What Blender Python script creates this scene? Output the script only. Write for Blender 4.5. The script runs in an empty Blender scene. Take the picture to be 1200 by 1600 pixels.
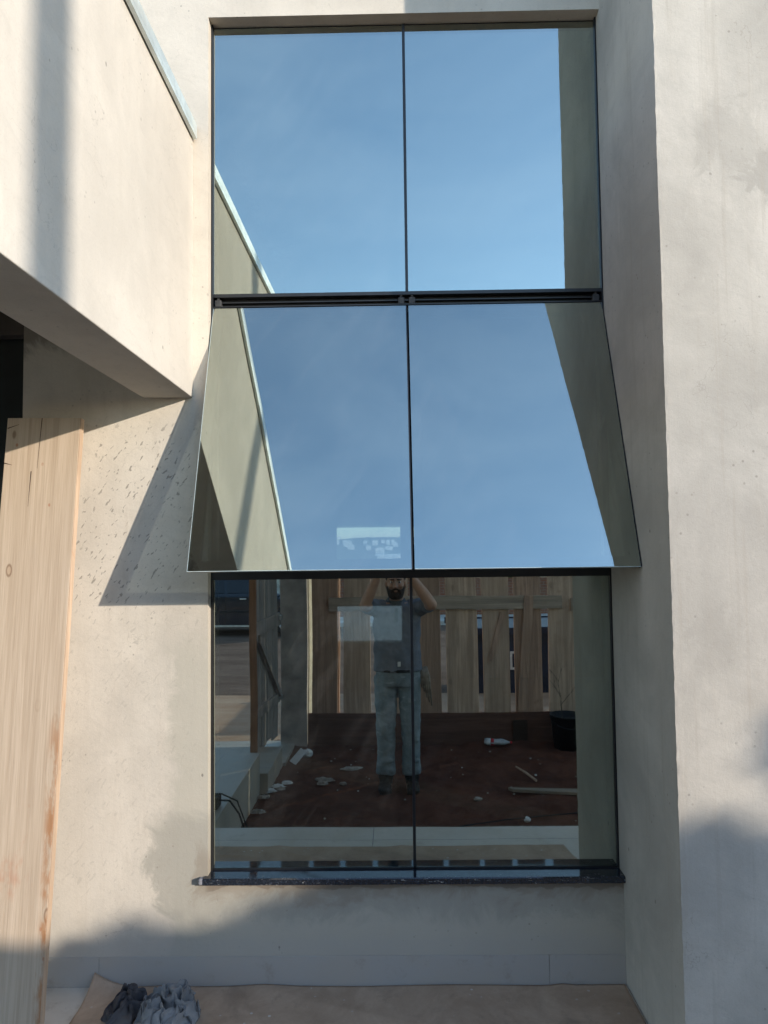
import bpy, bmesh, math, random
from mathutils import Vector, Matrix, noise
R = math.radians
S = bpy.context.scene
COL = S.collection
H = 1.88            # eye height of the lens above the bare soil; numbers below are metres relative to the lens height

# ------------------------------------------------------------------ camera, sky, sun, exposure
def make_camera():
    cd = bpy.data.cameras.new('camera'); c = bpy.data.objects.new('camera', cd); COL.objects.link(c)
    a, b, r = R(2.95), R(-.72), R(-.692)
    F = Vector((math.sin(b)*math.cos(a), math.cos(b)*math.cos(a), math.sin(a)))
    Rt = Vector((math.cos(b), -math.sin(b), 0)); U = Rt.cross(F)
    R2 = Rt*math.cos(r)+U*math.sin(r); U2 = -Rt*math.sin(r)+U*math.cos(r)
    m = Matrix(((R2.x, U2.x, -F.x, 0), (R2.y, U2.y, -F.y, -2.7), (R2.z, U2.z, -F.z, H), (0, 0, 0, 1)))
    c.matrix_world = m
    cd.sensor_fit = 'VERTICAL'; cd.sensor_height = 36; cd.lens = 1117.4/1600*36
    cd.clip_start = .02; cd.clip_end = 3000
    S.camera = c
make_camera()
SUN_EL = 14.4; SUN_AZ = math.degrees(math.atan2(.429, -.3076))   # clockwise from +Y
w = bpy.data.worlds.new('World'); S.world = w; w.use_nodes = True
nt = w.node_tree; nt.nodes.clear()
sky = nt.nodes.new('ShaderNodeTexSky'); sky.sky_type = 'NISHITA'; sky.sun_disc = False
sky.sun_elevation = R(SUN_EL); sky.sun_rotation = R(SUN_AZ); sky.air_density = 1.0; sky.dust_density = .25; sky.ozone_density = 3.0
bg = nt.nodes.new('ShaderNodeBackground'); bg.inputs['Strength'].default_value = .15
out = nt.nodes.new('ShaderNodeOutputWorld')
tc = nt.nodes.new('ShaderNodeTexCoord'); mp = nt.nodes.new('ShaderNodeMapping'); mp.inputs['Scale'].default_value = (1.1, 1.1, 3.2)
mp.inputs['Rotation'].default_value = (.2, .3, .5)
nz = nt.nodes.new('ShaderNodeTexNoise'); nz.inputs['Scale'].default_value = 2.6; nz.inputs['Detail'].default_value = 7; nz.inputs['Roughness'].default_value = .58; nz.inputs['Distortion'].default_value = .5
mr = nt.nodes.new('ShaderNodeMapRange'); mr.inputs['From Min'].default_value = .15; mr.inputs['From Max'].default_value = .95; mr.inputs['To Max'].default_value = .13
mx = nt.nodes.new('ShaderNodeMix'); mx.data_type = 'RGBA'; mx.inputs['B'].default_value = (6.2, 7.3, 8.6, 1)
L = nt.links.new
L(tc.outputs['Generated'], mp.inputs['Vector']); L(mp.outputs['Vector'], nz.inputs['Vector']); L(nz.outputs['Fac'], mr.inputs['Value'])
L(mr.outputs['Result'], mx.inputs['Factor']); L(sky.outputs['Color'], mx.inputs['A']); L(mx.outputs['Result'], bg.inputs['Color']); L(bg.outputs['Background'], out.inputs['Surface'])
sd = bpy.data.lights.new('sun', 'SUN'); sd.energy = 2.0; sd.angle = R(.55); sd.color = (1, .895, .775)
so = bpy.data.objects.new('sun', sd); COL.objects.link(so)
so.rotation_euler = Vector((-.429, .3076, -.1357)).to_track_quat('-Z', 'Y').to_euler(); so.location = (8, -6, 8)
S.view_settings.view_transform = 'Standard'; S.view_settings.look = 'None'; S.view_settings.exposure = 1.42; S.view_settings.gamma = 1
S.render.engine = 'CYCLES'
S.cycles.caustics_reflective = False; S.cycles.caustics_refractive = False
S.cycles.max_bounces = 12; S.cycles.diffuse_bounces = 8; S.cycles.transparent_max_bounces = 16

# ------------------------------------------------------------------ materials
class NT:
    def __init__(s, name):
        m = bpy.data.materials.new(name); m.use_nodes = True; s.m = m; s.t = m.node_tree; s.t.nodes.clear()
        s.out = s.n('ShaderNodeOutputMaterial')
        s.tc = s.n('ShaderNodeTexCoord')
    def n(s, typ, **kw):
        nd = s.t.nodes.new(typ)
        for k, v in kw.items(): setattr(nd, k, v)
        return nd
    def l(s, a, b): s.t.links.new(a, b)
    def put(s, sock, v):
        if hasattr(v, 'is_output') or isinstance(v, bpy.types.NodeSocket): s.l(v, sock)
        elif isinstance(v, (tuple, list)) and len(v) == 3 and sock.type == 'RGBA': sock.default_value = (*v, 1)
        else: sock.default_value = v
    def map(s, scale=(1, 1, 1), rot=(0, 0, 0), loc=(0, 0, 0), src=None):
        m = s.n('ShaderNodeMapping'); m.inputs['Scale'].default_value = scale; m.inputs['Rotation'].default_value = rot; m.inputs['Location'].default_value = loc
        s.l(src or s.tc.outputs['Object'], m.inputs['Vector']); return m.outputs['Vector']
    def noise(s, scale, detail=4, rough=.55, vec=None, dist=0):
        x = s.n('ShaderNodeTexNoise'); x.inputs['Scale'].default_value = scale; x.inputs['Detail'].default_value = detail
        x.inputs['Roughness'].default_value = rough; x.inputs['Distortion'].default_value = dist
        s.l(vec or s.tc.outputs['Object'], x.inputs['Vector']); return x.outputs['Fac']
    def rng(s, v, a, b, c=0., d=1., smooth=True):
        x = s.n('ShaderNodeMapRange'); x.interpolation_type = 'SMOOTHSTEP' if smooth else 'LINEAR'
        for k, q in zip(('Value', 'From Min', 'From Max', 'To Min', 'To Max'), (v, a, b, c, d)): s.put(x.inputs[k], q)
        return x.outputs['Result']
    def math(s, op, a, b=0.):
        x = s.n('ShaderNodeMath', operation=op); s.put(x.inputs[0], a); s.put(x.inputs[1], b); return x.outputs[0]
    def mix(s, f, a, b, blend='MIX'):
        x = s.n('ShaderNodeMix', data_type='RGBA', blend_type=blend)
        s.put(x.inputs['Factor'], f); s.put(x.inputs['A'], a); s.put(x.inputs['B'], b); return x.outputs['Result']
    def xyz(s, vec=None):
        x = s.n('ShaderNodeSeparateXYZ'); s.l(vec or s.tc.outputs['Object'], x.inputs[0]); return x.outputs
    def bump(s, h, strength=.2, dist=.01, nrm=None):
        x = s.n('ShaderNodeBump'); x.inputs['Strength'].default_value = strength; x.inputs['Distance'].default_value = dist
        s.l(h, x.inputs['Height'])
        if nrm: s.l(nrm, x.inputs['Normal'])
        return x.outputs['Normal']
    def bsdf(s, color, rough=.8, metal=0., nrm=None, spec=.3, **kw):
        b = s.n('ShaderNodeBsdfPrincipled'); s.put(b.inputs['Base Color'], color); s.put(b.inputs['Roughness'], rough)
        s.put(b.inputs['Metallic'], metal); s.put(b.inputs['Specular IOR Level'], spec)
        for k, v in kw.items(): s.put(b.inputs[k.replace('_', ' ')], v)
        if nrm: s.l(nrm, b.inputs['Normal'])
        s.l(b.outputs[0], s.out.inputs['Surface']); return b

def simple(name, color, rough=.6, metal=0., var=.25, scale=8, bump=.1, spec=.3, **kw):
    t = NT(name); n = t.noise(scale, 5, .6)
    dark = tuple(c*(1-var) for c in color); lite = tuple(min(1, c*(1+var)) for c in color)
    c = t.mix(t.rng(n, .3, .7), dark, lite)
    t.bsdf(c, rough, metal, t.bump(t.noise(scale*6, 3), bump, .004) if bump else None, spec, **kw); return t.m

def plaster(name, base, stain=.2, flecks=False, patchy=False, pil=False, streak=.12, lite=(.0, .0, .0)):
    """floated cement render: broad cloudy blotches, trowel drags, pits, splashes of thin mortar"""
    t = NT(name); P = t.xyz()
    big = t.noise(1.6, 6, .62, dist=.4); med = t.noise(7, 5, .6, dist=.6); fine = t.noise(90, 3, .7)
    drag = t.noise(4, 5, .65, vec=t.map((6, 6, .9), (0, .06, 0)))
    arc = t.noise(3, 4, .7, vec=t.map((2, 2, 7), src=t.map(rot=(0, .7, .2))), dist=1.5)
    d = tuple(c*(1-stain) for c in base); l = tuple(min(1, c*(1+stain*.55)) for c in base)
    c = t.mix(t.rng(big, .3, .7), d, l)
    c = t.mix(t.math('MULTIPLY', t.rng(med, .5, .75), .35), c, tuple(x*.82 for x in base))
    c = t.mix(t.math('MULTIPLY', t.rng(drag, .5, .8), streak*3), c, tuple(x*y for x, y in zip(base, (.80, .77, .74))))
    c = t.mix(t.math('MULTIPLY', t.rng(arc, .55, .8), .22), c, tuple(min(1, x*1.13) for x in base))
    c = t.mix(t.math('MULTIPLY', fine, .12), c, tuple(x*.6 for x in base))
    c = t.mix(t.math('MULTIPLY', t.rng(t.noise(230, 2, .8), .5, .8), .30), c, tuple(x*.55 for x in base))
    sw = t.noise(3, 6, .7, vec=t.map((1.2, 1.2, 5), src=t.map(rot=(0, -.5, .1))), dist=2.2)
    c = t.mix(t.math('MULTIPLY', t.rng(sw, .54, .62), .14), c, tuple(x*.70 for x in base))
    if patchy:   # a patch of newer, greyer render beside the window; darker patches low down and along the foot
        wob = t.math('MULTIPLY', t.math('SUBTRACT', t.noise(5, 6, .7, dist=.8), .5), .30)
        xx = t.math('ADD', P[0], wob)
        zz = t.math('ADD', P[2], wob)
        side = t.math('MULTIPLY', t.rng(xx, -.86, -.80), t.rng(zz, 1.62, 1.45))
        c = t.mix(t.math('MULTIPLY', side, .75), c, tuple(x*y for x, y in zip(base, (.72, .74, .72))))
        pat = t.math('MULTIPLY', t.rng(xx, -.92, -.86), t.math('MULTIPLY', t.rng(zz, .96, .88), t.rng(zz, .52, .60)))
        c = t.mix(t.math('MULTIPLY', pat, .85), c, tuple(x*y for x, y in zip(base, (.60, .62, .62))))
        p2 = t.math('MULTIPLY', t.rng(xx, -.755, -.72), t.math('MULTIPLY', t.rng(zz, .84, .76), t.rng(zz, .60, .66)))
        c = t.mix(t.math('MULTIPLY', p2, .45), c, (.24, .19, .14))
        foot = t.rng(t.math('ADD', P[2], t.math('MULTIPLY', wob, .25)), .50, .46)
        c = t.mix(t.math('MULTIPLY', foot, .5), c, tuple(x*y for x, y in zip(base, (.72, .74, .78))))
        # rough unpainted mortar right under the granite sill
        smear = t.math('MULTIPLY', t.rng(t.math('ADD', P[2], t.math('MULTIPLY', t.math('SUBTRACT', t.noise(6, 4, .6), .5), .09)), .655, .66),
                       t.math('MULTIPLY', t.rng(P[2], .69, .68), t.rng(P[0], -.705, -.68)))
        c = t.mix(t.math('MULTIPLY', smear, .8), c, (.22, .18, .14))
        # darker brown patch high in the porch corner beside the door
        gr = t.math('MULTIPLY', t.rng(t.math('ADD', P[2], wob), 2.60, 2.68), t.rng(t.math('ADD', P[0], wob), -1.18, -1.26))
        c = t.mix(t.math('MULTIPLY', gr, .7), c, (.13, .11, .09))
    if flecks:
        fv = t.map((58, 26, 20), src=t.map(rot=(0, -.65, 0))); f1 = t.noise(1.5, 3, .5, vec=fv, dist=.3)
        reg = t.math('MULTIPLY', t.rng(P[0], -.66, -.76), t.math('MULTIPLY', t.rng(P[2], 2.42, 2.30), t.math('ADD', t.rng(P[2], 1.55, 1.75), t.math('MULTIPLY', t.rng(P[2], .5, .7), .35))))
        k = t.math('MULTIPLY', t.rng(f1, .615, .645), t.math('MULTIPLY', reg, t.rng(t.noise(3.3, 2), .36, .50)))
        c = t.mix(t.math('MULTIPLY', k, .75), c, tuple(x*.55 for x in base))
    if pil:   # grey water marks and a long drag line near the corner
        wq = t.math('MULTIPLY', t.math('SUBTRACT', t.noise(7, 6, .7, dist=1.2), .5), .35)
        for (cx_, cz_, sx_, sz_, k_) in ((1.20, 3.02, 7, 9, .55), (1.02, 3.12, 9, 8, .35), (1.22, 2.35, 6, 6, .30), (.95, 1.62, 10, 7, .25), (1.1, .55, 5, 6, .3), (.9, 2.62, 14, 8, .2)):
            dx = t.math('MULTIPLY', t.math('SUBTRACT', t.math('ADD', P[0], wq), cx_), sx_); dz = t.math('MULTIPLY', t.math('SUBTRACT', t.math('ADD', P[2], wq), cz_), sz_)
            rr_ = t.math('ADD', t.math('MULTIPLY', dx, dx), t.math('MULTIPLY', dz, dz))
            c = t.mix(t.math('MULTIPLY', t.rng(rr_, 1.1, .25), k_), c, tuple(x*y for x, y in zip(base, (.62, .62, .62))))
        ln = t.math('MULTIPLY', t.rng(t.noise(1, 5, .6, vec=t.map((40, 30, 1.3))), .56, .68), .35)
        c = t.mix(ln, c, tuple(x*y for x, y in zip(base, (.74, .71, .68))))
    ck = t.n('ShaderNodeTexVoronoi'); ck.feature = 'DISTANCE_TO_EDGE'; ck.inputs['Scale'].default_value = 1.7
    vv = t.n('ShaderNodeVectorMath', operation='ADD'); nn = t.n('ShaderNodeTexNoise'); nn.inputs['Scale'].default_value = 5; nn.inputs['Detail'].default_value = 6
    t.l(t.tc.outputs['Object'], nn.inputs['Vector']); t.l(t.tc.outputs['Object'], vv.inputs[0]); t.l(nn.outputs['Color'], vv.inputs[1]); t.l(vv.outputs[0], ck.inputs['Vector'])
    hair = t.math('MULTIPLY', t.rng(ck.outputs['Distance'], .0045, .0015), t.rng(t.noise(1.9, 3), .54, .60))
    c = t.mix(t.math('MULTIPLY', hair, .38), c, tuple(x*.5 for x in base))
    dots = t.n('ShaderNodeTexVoronoi'); dots.inputs['Scale'].default_value = 34; t.l(t.tc.outputs['Object'], dots.inputs['Vector'])
    c = t.mix(t.math('MULTIPLY', t.rng(dots.outputs['Distance'], .16, .09), t.math('MULTIPLY', t.rng(t.noise(5, 3, .6), .54, .62), .6)), c, tuple(x*.45 for x in base))
    vo = t.n('ShaderNodeTexVoronoi'); vo.inputs['Scale'].default_value = 13; vo.inputs['Randomness'].default_value = 1
    t.l(t.map((1, 1, .7)), vo.inputs['Vector'])
    pit = t.math('MULTIPLY', t.rng(vo.outputs['Distance'], .075, .04), t.rng(t.noise(2.3, 2), .52, .6))
    c = t.mix(t.math('MULTIPLY', pit, .6), c, (.10, .09, .08))
    h = t.math('ADD', t.math('MULTIPLY', drag, .5), t.math('ADD', t.math('MULTIPLY', fine, .40), t.math('MULTIPLY', med, .6)))
    h = t.math('SUBTRACT', h, t.math('MULTIPLY', pit, .8))
    t.bsdf(c, .9, 0, t.bump(h, .28, .006), .15); return t.m

def wood(name, base, axis=2, dark=.45, stain=None, gscale=30, bumpd=.4, rough=.85):
    t = NT(name); sc = [gscale]*3; sc[axis] = gscale*.045
    v = t.map(tuple(sc)); g = t.noise(1, 6, .65, vec=v, dist=.6); g2 = t.noise(3.5, 4, .6, vec=v)
    big = t.noise(3, 4, .6)
    c = t.mix(t.rng(g, .3, .72), tuple(x*(1-dark) for x in base), tuple(min(1, x*1.15) for x in base))
    c = t.mix(t.math('MULTIPLY', t.rng(g2, .58, .7), .5), c, tuple(x*.5 for x in base))
    c = t.mix(t.math('MULTIPLY', t.rng(big, .45, .75), .45), c, tuple(x*y for x, y in zip(base, (.75, .7, .66))))
    kv = t.n('ShaderNodeTexVoronoi'); kv.inputs['Scale'].default_value = 3.2; ks = [1.6]*3; ks[axis] = .8; t.l(t.map(tuple(ks), loc=(.37, .21, .53)), kv.inputs['Vector'])
    c = t.mix(t.math('MULTIPLY', t.rng(kv.outputs['Distance'], .12, .05), .55), c, tuple(x*.4 for x in base))
    smz = t.noise(1.7, 6, .7, dist=.8)
    c = t.mix(t.math('MULTIPLY', t.rng(smz, .52, .66), .45), c, tuple(x*y for x, y in zip(base, (.55, .5, .46))))
    oi = t.n('ShaderNodeObjectInfo')
    c = t.mix(t.math('MULTIPLY', oi.outputs['Random'], .45), c, tuple(x*.55 for x in base))
    if stain:
        k = t.rng(t.noise(5, 5, .65, dist=.5), .60, .76)
        c = t.mix(t.math('MULTIPLY', k, .65), c, stain)
    t.bsdf(c, rough, 0, t.bump(t.math('ADD', g, t.math('MULTIPLY', g2, .4)), bumpd, .003), .2); return t.m

def mirror_glass():
    """solar-control glass: greenish-grey coating that reflects about 40 % and lets about a tenth through, with wiped-cloth smears"""
    t = NT('coated_glass')
    gl = t.n('ShaderNodeBsdfGlossy'); gl.inputs['Color'].default_value = (.375, .408, .37, 1); gl.inputs['Roughness'].default_value = 0
    tr = t.n('ShaderNodeBsdfTransparent'); tr.inputs['Color'].default_value = (.27, .30, .30, 1)
    df = t.n('ShaderNodeBsdfDiffuse')
    sm = t.noise(2.2, 5, .7, vec=t.map((3.5, 1, .8), src=t.map(rot=(0, -.6, 0))), dist=1.4)
    c = t.mix(t.rng(sm, .45, .8), (.002, .0022, .0025), (.015, .015, .015)); t.l(c, df.inputs['Color'])
    wv = t.bump(t.noise(1.6, 1, .4), .05, .02); t.l(wv, gl.inputs['Normal'])
    a = t.n('ShaderNodeAddShader'); b = t.n('ShaderNodeAddShader')
    t.l(gl.outputs[0], a.inputs[0]); t.l(tr.outputs[0], a.inputs[1]); t.l(a.outputs[0], b.inputs[0]); t.l(df.outputs[0], b.inputs[1])
    t.l(b.outputs[0], t.out.inputs['Surface']); return t.m

M = {}
M['facade'] = plaster('facade_render', (.61, .555, .47), .16, flecks=True, patchy=True)
M['pillar'] = plaster('pillar_render', (.50, .465, .405), .23, streak=.15, pil=True)
M['beam'] = plaster('beam_render', (.57, .53, .465), .13, streak=.09)
M['granite'] = None
t = NT('dark_granite'); sp = t.noise(160, 2, .6); P = t.xyz()
drip = t.math('MULTIPLY', t.rng(t.noise(9, 6, .75, vec=t.map((2, 6, 9)), dist=1.5), .60, .66), t.rng(P[1], -.035, -.065))
c = t.mix(t.rng(sp, .5, .75), (.012, .016, .024), (.05, .06, .08)); c = t.mix(drip, c, (.42, .41, .38))
t.bsdf(c, t.math('ADD', t.math('MULTIPLY', drip, .6), .045), 0, None, .75); M['granite'] = t.m
M['glass'] = mirror_glass()
M['black'] = simple('black_aluminium', (.012, .013, .015), .38, 0, .2, 20, .03, .5)
M['rubber'] = simple('rubber', (.015, .015, .015), .7, 0, .3, 30, .1)
M['zinc'] = simple('galvanised_flashing', (.62, .68, .68), .42, .55, .12, 14, .05, .5)
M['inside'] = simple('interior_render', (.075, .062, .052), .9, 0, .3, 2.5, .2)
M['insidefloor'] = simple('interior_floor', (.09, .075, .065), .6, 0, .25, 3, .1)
# porcelain tile of the walkway
def tiles(name, base, sx, sy, grout=(.22, .21, .2), rough=.45):
    t = NT(name); br = t.n('ShaderNodeTexBrick'); br.offset = 0; br.squash = 1
    br.inputs['Scale'].default_value = 1; br.inputs['Brick Width'].default_value = sx; br.inputs['Row Height'].default_value = sy
    br.inputs['Mortar Size'].default_value = .0022; br.inputs['Color1'].default_value = (*base, 1); br.inputs['Color2'].default_value = (*[x*.95 for x in base], 1); br.inputs['Mortar'].default_value = (*grout, 1)
    t.l(t.map(loc=(.13, .05, 0)), br.inputs['Vector'])
    n = t.noise(4, 6, .65, dist=.5); d = t.noise(14, 6, .7)
    c = t.mix(t.math('MULTIPLY', t.rng(n, .35, .75), .5), br.outputs['Color'], tuple(x*y for x, y in zip(base, (.72, .66, .58))))
    c = t.mix(t.math('MULTIPLY', t.rng(d, .55, .75), .35), c, (.26, .19, .14))
    t.bsdf(c, rough, 0, t.bump(d, .08, .003), .35); return t.m
M['tile'] = tiles('porcelain_tile', (.64, .58, .49), 1.2, .6)
M['tileskirt'] = tiles('skirting_tile', (.64, .605, .55), 30, 30, (.42, .4, .37))
t = NT('bare_red_soil'); n1 = t.noise(3, 8, .7); n2 = t.noise(22, 8, .75); n3 = t.noise(120, 4, .7)
c = t.mix(t.rng(n1, .3, .7), (.085, .033, .021), (.165, .068, .042)); c = t.mix(t.math('MULTIPLY', t.rng(n2, .5, .75), .6), c, (.17, .10, .07))
c = t.mix(t.math('MULTIPLY', t.rng(n3, .60, .72), .6), c, (.30, .20, .15))
t.bsdf(c, .95, 0, t.bump(t.math('ADD', n2, t.math('MULTIPLY', n3, .4)), .9, .02), .1); M['soil'] = t.m
def dirt(name, a, b, c3, sc=1.2):
    t = NT(name); n1 = t.noise(sc, 8, .7, vec=t.map((.5, 1.6, 1))); n2 = t.noise(sc*18, 5, .7)
    c = t.mix(t.rng(n1, .35, .68), a, b); c = t.mix(t.math('MULTIPLY', t.rng(n2, .55, .72), .6), c, c3)
    t.bsdf(c, .95, 0, t.bump(n2, .6, .02), .1); return t.m
M['road'] = dirt('dusty_road', (.13, .085, .062), (.22, .155, .12), (.30, .24, .2))
M['sidewalk'] = dirt('sidewalk_cement', (.42, .27, .18), (.52, .38, .27), (.26, .18, .14), 2)
M['ground'] = dirt('far_ground', (.12, .10, .05), (.2, .14, .09), (.08, .1, .04), .2)
M['patio'] = dirt('patio_cement', (.55, .53, .49), (.66, .64, .6), (.4, .38, .35), 1)
M['card'] = None
t = NT('brown_sheet'); n1 = t.noise(4, 7, .7, dist=.7); n2 = t.noise(60, 4, .7); n3 = t.noise(15, 6, .7)
c = t.mix(t.rng(n1, .3, .7), (.40, .285, .195), (.54, .40, .285)); c = t.mix(t.math('MULTIPLY', t.rng(n3, .58, .72), .55), c, (.33, .25, .18)); c = t.mix(t.math('MULTIPLY', n2, .25), c, (.09, .06, .045))
vd = t.n('ShaderNodeTexVoronoi'); vd.inputs['Scale'].default_value = 24; t.l(t.tc.outputs['Object'], vd.inputs['Vector'])
c = t.mix(t.math('MULTIPLY', t.rng(vd.outputs['Distance'], .16, .09), t.rng(t.noise(5, 4, .7), .48, .56)), c, (.56, .52, .46))
c = t.mix(t.math('MULTIPLY', t.rng(t.noise(2.2, 6, .7, dist=1), .52, .66), .5), c, (.24, .18, .13))
t.bsdf(c, .85, 0, t.bump(t.math('ADD', n3, n2), .25, .003), .2); M['card'] = t.m
M['fence'] = wood('weathered_board', (.66, .46, .335), 2, .42, (.36, .23, .16))
M['fencedark'] = wood('weathered_brown_board', (.52, .33, .235), 2, .42, (.28, .16, .11))
M['rail'] = wood('weathered_rail', (.46, .36, .28), 0, .4)
M['basewood'] = wood('soil_stained_board', (.17, .085, .06), 0, .4, (.10, .045, .03))
M['ply'] = simple('grey_panel', (.43, .37, .325), .85, 0, .28, 4, .3)
M['gate'] = wood('gate_board', (.36, .31, .27), 2, .35)
M['gateedge'] = wood('raw_gate_edge', (.38, .19, .11), 2, .3)
M['post'] = simple('pale_added_post', (.66, .60, .48), .85, 0, .12, 10, .2)
M['scaf'] = None
# long leaning plank: pale planed pine with knots, cracks and rust marks
t = NT('pine_plank'); v = t.map((80, 20, .9)); g = t.noise(1, 6, .6, vec=v, dist=.35); g2 = t.noise(3, 3, .6, vec=v); P = t.xyz()
c = t.mix(t.rng(g, .28, .72), (.44, .34, .245), (.55, .44, .33))
c = t.mix(t.math('MULTIPLY', t.rng(g2, .57, .68),   .22), c, (.36, .26, .19))
c = t.mix(t.math('MULTIPLY', t.rng(t.noise(3.2, 5, .65, vec=t.map((1.4, 1, .7))), .55, .75), .55), c, (.44, .37, .315))
vo = t.n('ShaderNodeTexVoronoi'); vo.inputs['Scale'].default_value = 5.5; t.l(t.map((1.7, .1, .8), loc=(.31, .2, .47)), vo.inputs['Vector'])
kn = t.rng(vo.outputs['Distance'], .085, .045); ring = t.math('MULTIPLY', t.rng(vo.outputs['Distance'], .05, .075), t.rng(vo.outputs['Distance'], .12, .09))
gate_ = t.rng(t.noise(1.9, 2), .42, .50)
c = t.mix(t.math('MULTIPLY', t.math('MULTIPLY', ring, gate_), .7), c, (.20, .12, .07)); c = t.mix(t.math('MULTIPLY', t.math('MULTIPLY', kn, gate_), .35), c, (.42, .27, .16))
spk = t.n('ShaderNodeTexVoronoi'); spk.inputs['Scale'].default_value = 15; t.l(t.map((1.2, .1, .8)), spk.inputs['Vector'])
c = t.mix(t.math('MULTIPLY', t.rng(spk.outputs['Distance'], .11, .06), t.math('MULTIPLY', t.rng(t.noise(4, 2), .5, .6), .7)), c, (.36, .12, .05))
ed = t.math('MULTIPLY', t.rng(P[0], .098, .130), t.math('MULTIPLY', t.rng(P[2], 1.15, .80), t.rng(t.noise(1.6, 5, .7, vec=t.map((14, 5, 3.5))), .40, .60)))
c = t.mix(t.math('MULTIPLY', ed, .8), c, (.36, .16, .06))
c = t.mix(t.math('MULTIPLY', t.math('MULTIPLY', t.rng(t.noise(2.4, 5, .7, vec=t.map((2, 1, 1), loc=(.5, 0, .6))), .57, .70), t.rng(P[2], 1.05, .95)), .5), c, (.46, .22, .13))
t.bsdf(c, .8, 0, t.bump(t.math('ADD', g, g2), .35, .002), .25); M['scaf'] = t.m
M['scafedge'] = wood('raw_pine_edge', (.60, .44, .31), 2, .25, (.5, .2, .07), rough=.8)
M['crack'] = simple('dark_crack', (.05, .03, .02), 1, 0, .1, 10, 0)
def cloth(name, a, b, sc=60, bs=.3, rough=.9):
    t = NT(name); n = t.noise(5, 5, .65); f = t.noise(sc*5, 2, .5)
    c = t.mix(t.rng(n, .3, .7), a, b); t.bsdf(c, rough, 0, t.bump(f, bs, .001), .15); return t.m
M['rag'] = cloth('grey_rag', (.17, .17, .17), (.30, .295, .285))
M['ragdark'] = cloth('dark_rag', (.05, .048, .055), (.12, .11, .105))
M['skin'] = simple('skin', (.46, .27, .19), .55, 0, .10, 12, .06, .4, Subsurface_Weight=.08)
M['hair'] = simple('dark_brown_hair', (.045, .028, .02), .75, 0, .4, 60, .6)
M['polo'] = cloth('grey_polo', (.16, .17, .20), (.21, .22, .255))
M['collar'] = cloth('teal_collar', (.10, .12, .13), (.15, .17, .18))
M['jeans'] = None
t = NT('faded_jeans'); n = t.noise(6, 5, .6); f = t.noise(300, 2); n4 = t.noise(9, 3, .5, vec=t.map((1, 1, 2.4)), dist=1)
c = t.mix(t.rng(n, .3, .7), (.17, .205, .225), (.29, .33, .35)); c = t.mix(t.math('MULTIPLY', t.rng(n4, .55, .7), .45), c, (.46, .50, .52))
t.bsdf(c, .9, 0, t.bump(f, .3, .001), .1); M['jeans'] = t.m
M['boot'] = simple('black_boot', (.012, .011, .011), .5, 0, .3, 20, .2)
M['white'] = simple('white_plastic', (.72, .72, .70), .45, 0, .08, 10, .02)
M['hinge'] = simple('dull_zinc_hinge', (.05, .05, .05), .6, 0, .3, 20, .05)
M['paper'] = simple('dirty_paper', (.38, .33, .28), .9, 0, .25, 30, .3)
M['red'] = simple('red_label', (.5, .03, .04), .5, 0, .1, 10, 0)
M['clearp'] = simple('bottle_plastic', (.45, .47, .48), .15, 0, .2, 10, .05, .6)
M['carpaint'] = simple('car_paint', (.010, .016, .028), .16, .2, .1, 3, 0, .7, Coat_Weight=.6)
M['carglass'] = simple('car_window', (.012, .016, .022), .06, 0, .1, 3, 0, .7)
M['chrome'] = simple('alloy', (.55, .56, .58), .3, .9, .1, 10, 0)
M['tail'] = simple('lamp_lens', (.35, .02, .02), .2, 0, .1, 5, 0, .6)
M['skip'] = simple('navy_steel', (.014, .024, .055), .5, .1, .4, 5, .2, .4)
M['letter'] = simple('white_stencil', (.65, .66, .66), .7, 0, .15, 20, 0)
M['bucket'] = simple('black_bucket', (.014, .015, .016), .5, 0, .3, 9, .1)
M['concrete'] = simple('concrete_pole', (.34, .33, .31), .9, 0, .2, 6, .3)
M['cable'] = simple('black_cable', (.012, .012, .012), .6, 0, .2, 10, 0)
M['creamwall'] = simple('cream_wall', (.58, .53, .43), .9, 0, .12, 1.5, .2)
M['roof'] = simple('clay_roof', (.30, .12, .07), .9, 0, .3, 6, .4)
M['winglass'] = simple('window_glass', (.03, .04, .05), .1, 0, .2, 3, 0, .6)
M['phone'] = simple('phone_shell', (.02, .022, .025), .25, 0, .1, 8, 0, .5)
M['eye'] = simple('eye_white', (.6, .58, .55), .3, 0, .05, 5, 0, .5)
t = NT('red_brick'); br = t.n('ShaderNodeTexBrick'); br.inputs['Scale'].default_value = 1; br.inputs['Brick Width'].default_value = .2; br.inputs['Row Height'].default_value = .08; br.inputs['Mortar Size'].default_value = .006
br.inputs['Color1'].default_value = (.34, .13, .075, 1); br.inputs['Color2'].default_value = (.26, .10, .06, 1); br.inputs['Mortar'].default_value = (.32, .27, .22, 1)
cx = t.n('ShaderNodeCombineXYZ'); P = t.xyz(); t.l(t.math('ADD', P[0], P[1]), cx.inputs[0]); t.l(P[2], cx.inputs[1]); t.l(cx.outputs[0], br.inputs['Vector'])
c = t.mix(t.math('MULTIPLY', t.rng(t.noise(1.5, 5), .4, .7), .3), br.outputs['Color'], (.35, .22, .16)); t.bsdf(c, .95, 0, None, .1); M['brick'] = t.m
def leafmat(name, a, b):
    t = NT(name); oi = t.n('ShaderNodeNewGeometry'); c = t.mix(oi.outputs['Random Per Island'], a, b)
    t.bsdf(c, .55, 0, None, .3, Transmission_Weight=0.); return t.m
M['leaf'] = leafmat('leaf_green', (.035, .075, .018), (.10, .16, .04))
M['leafy'] = leafmat('leaf_yellow_green', (.07, .11, .02), (.16, .22, .06))
M['bark'] = wood('bark', (.12, .09, .065), 2, .5)

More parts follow.
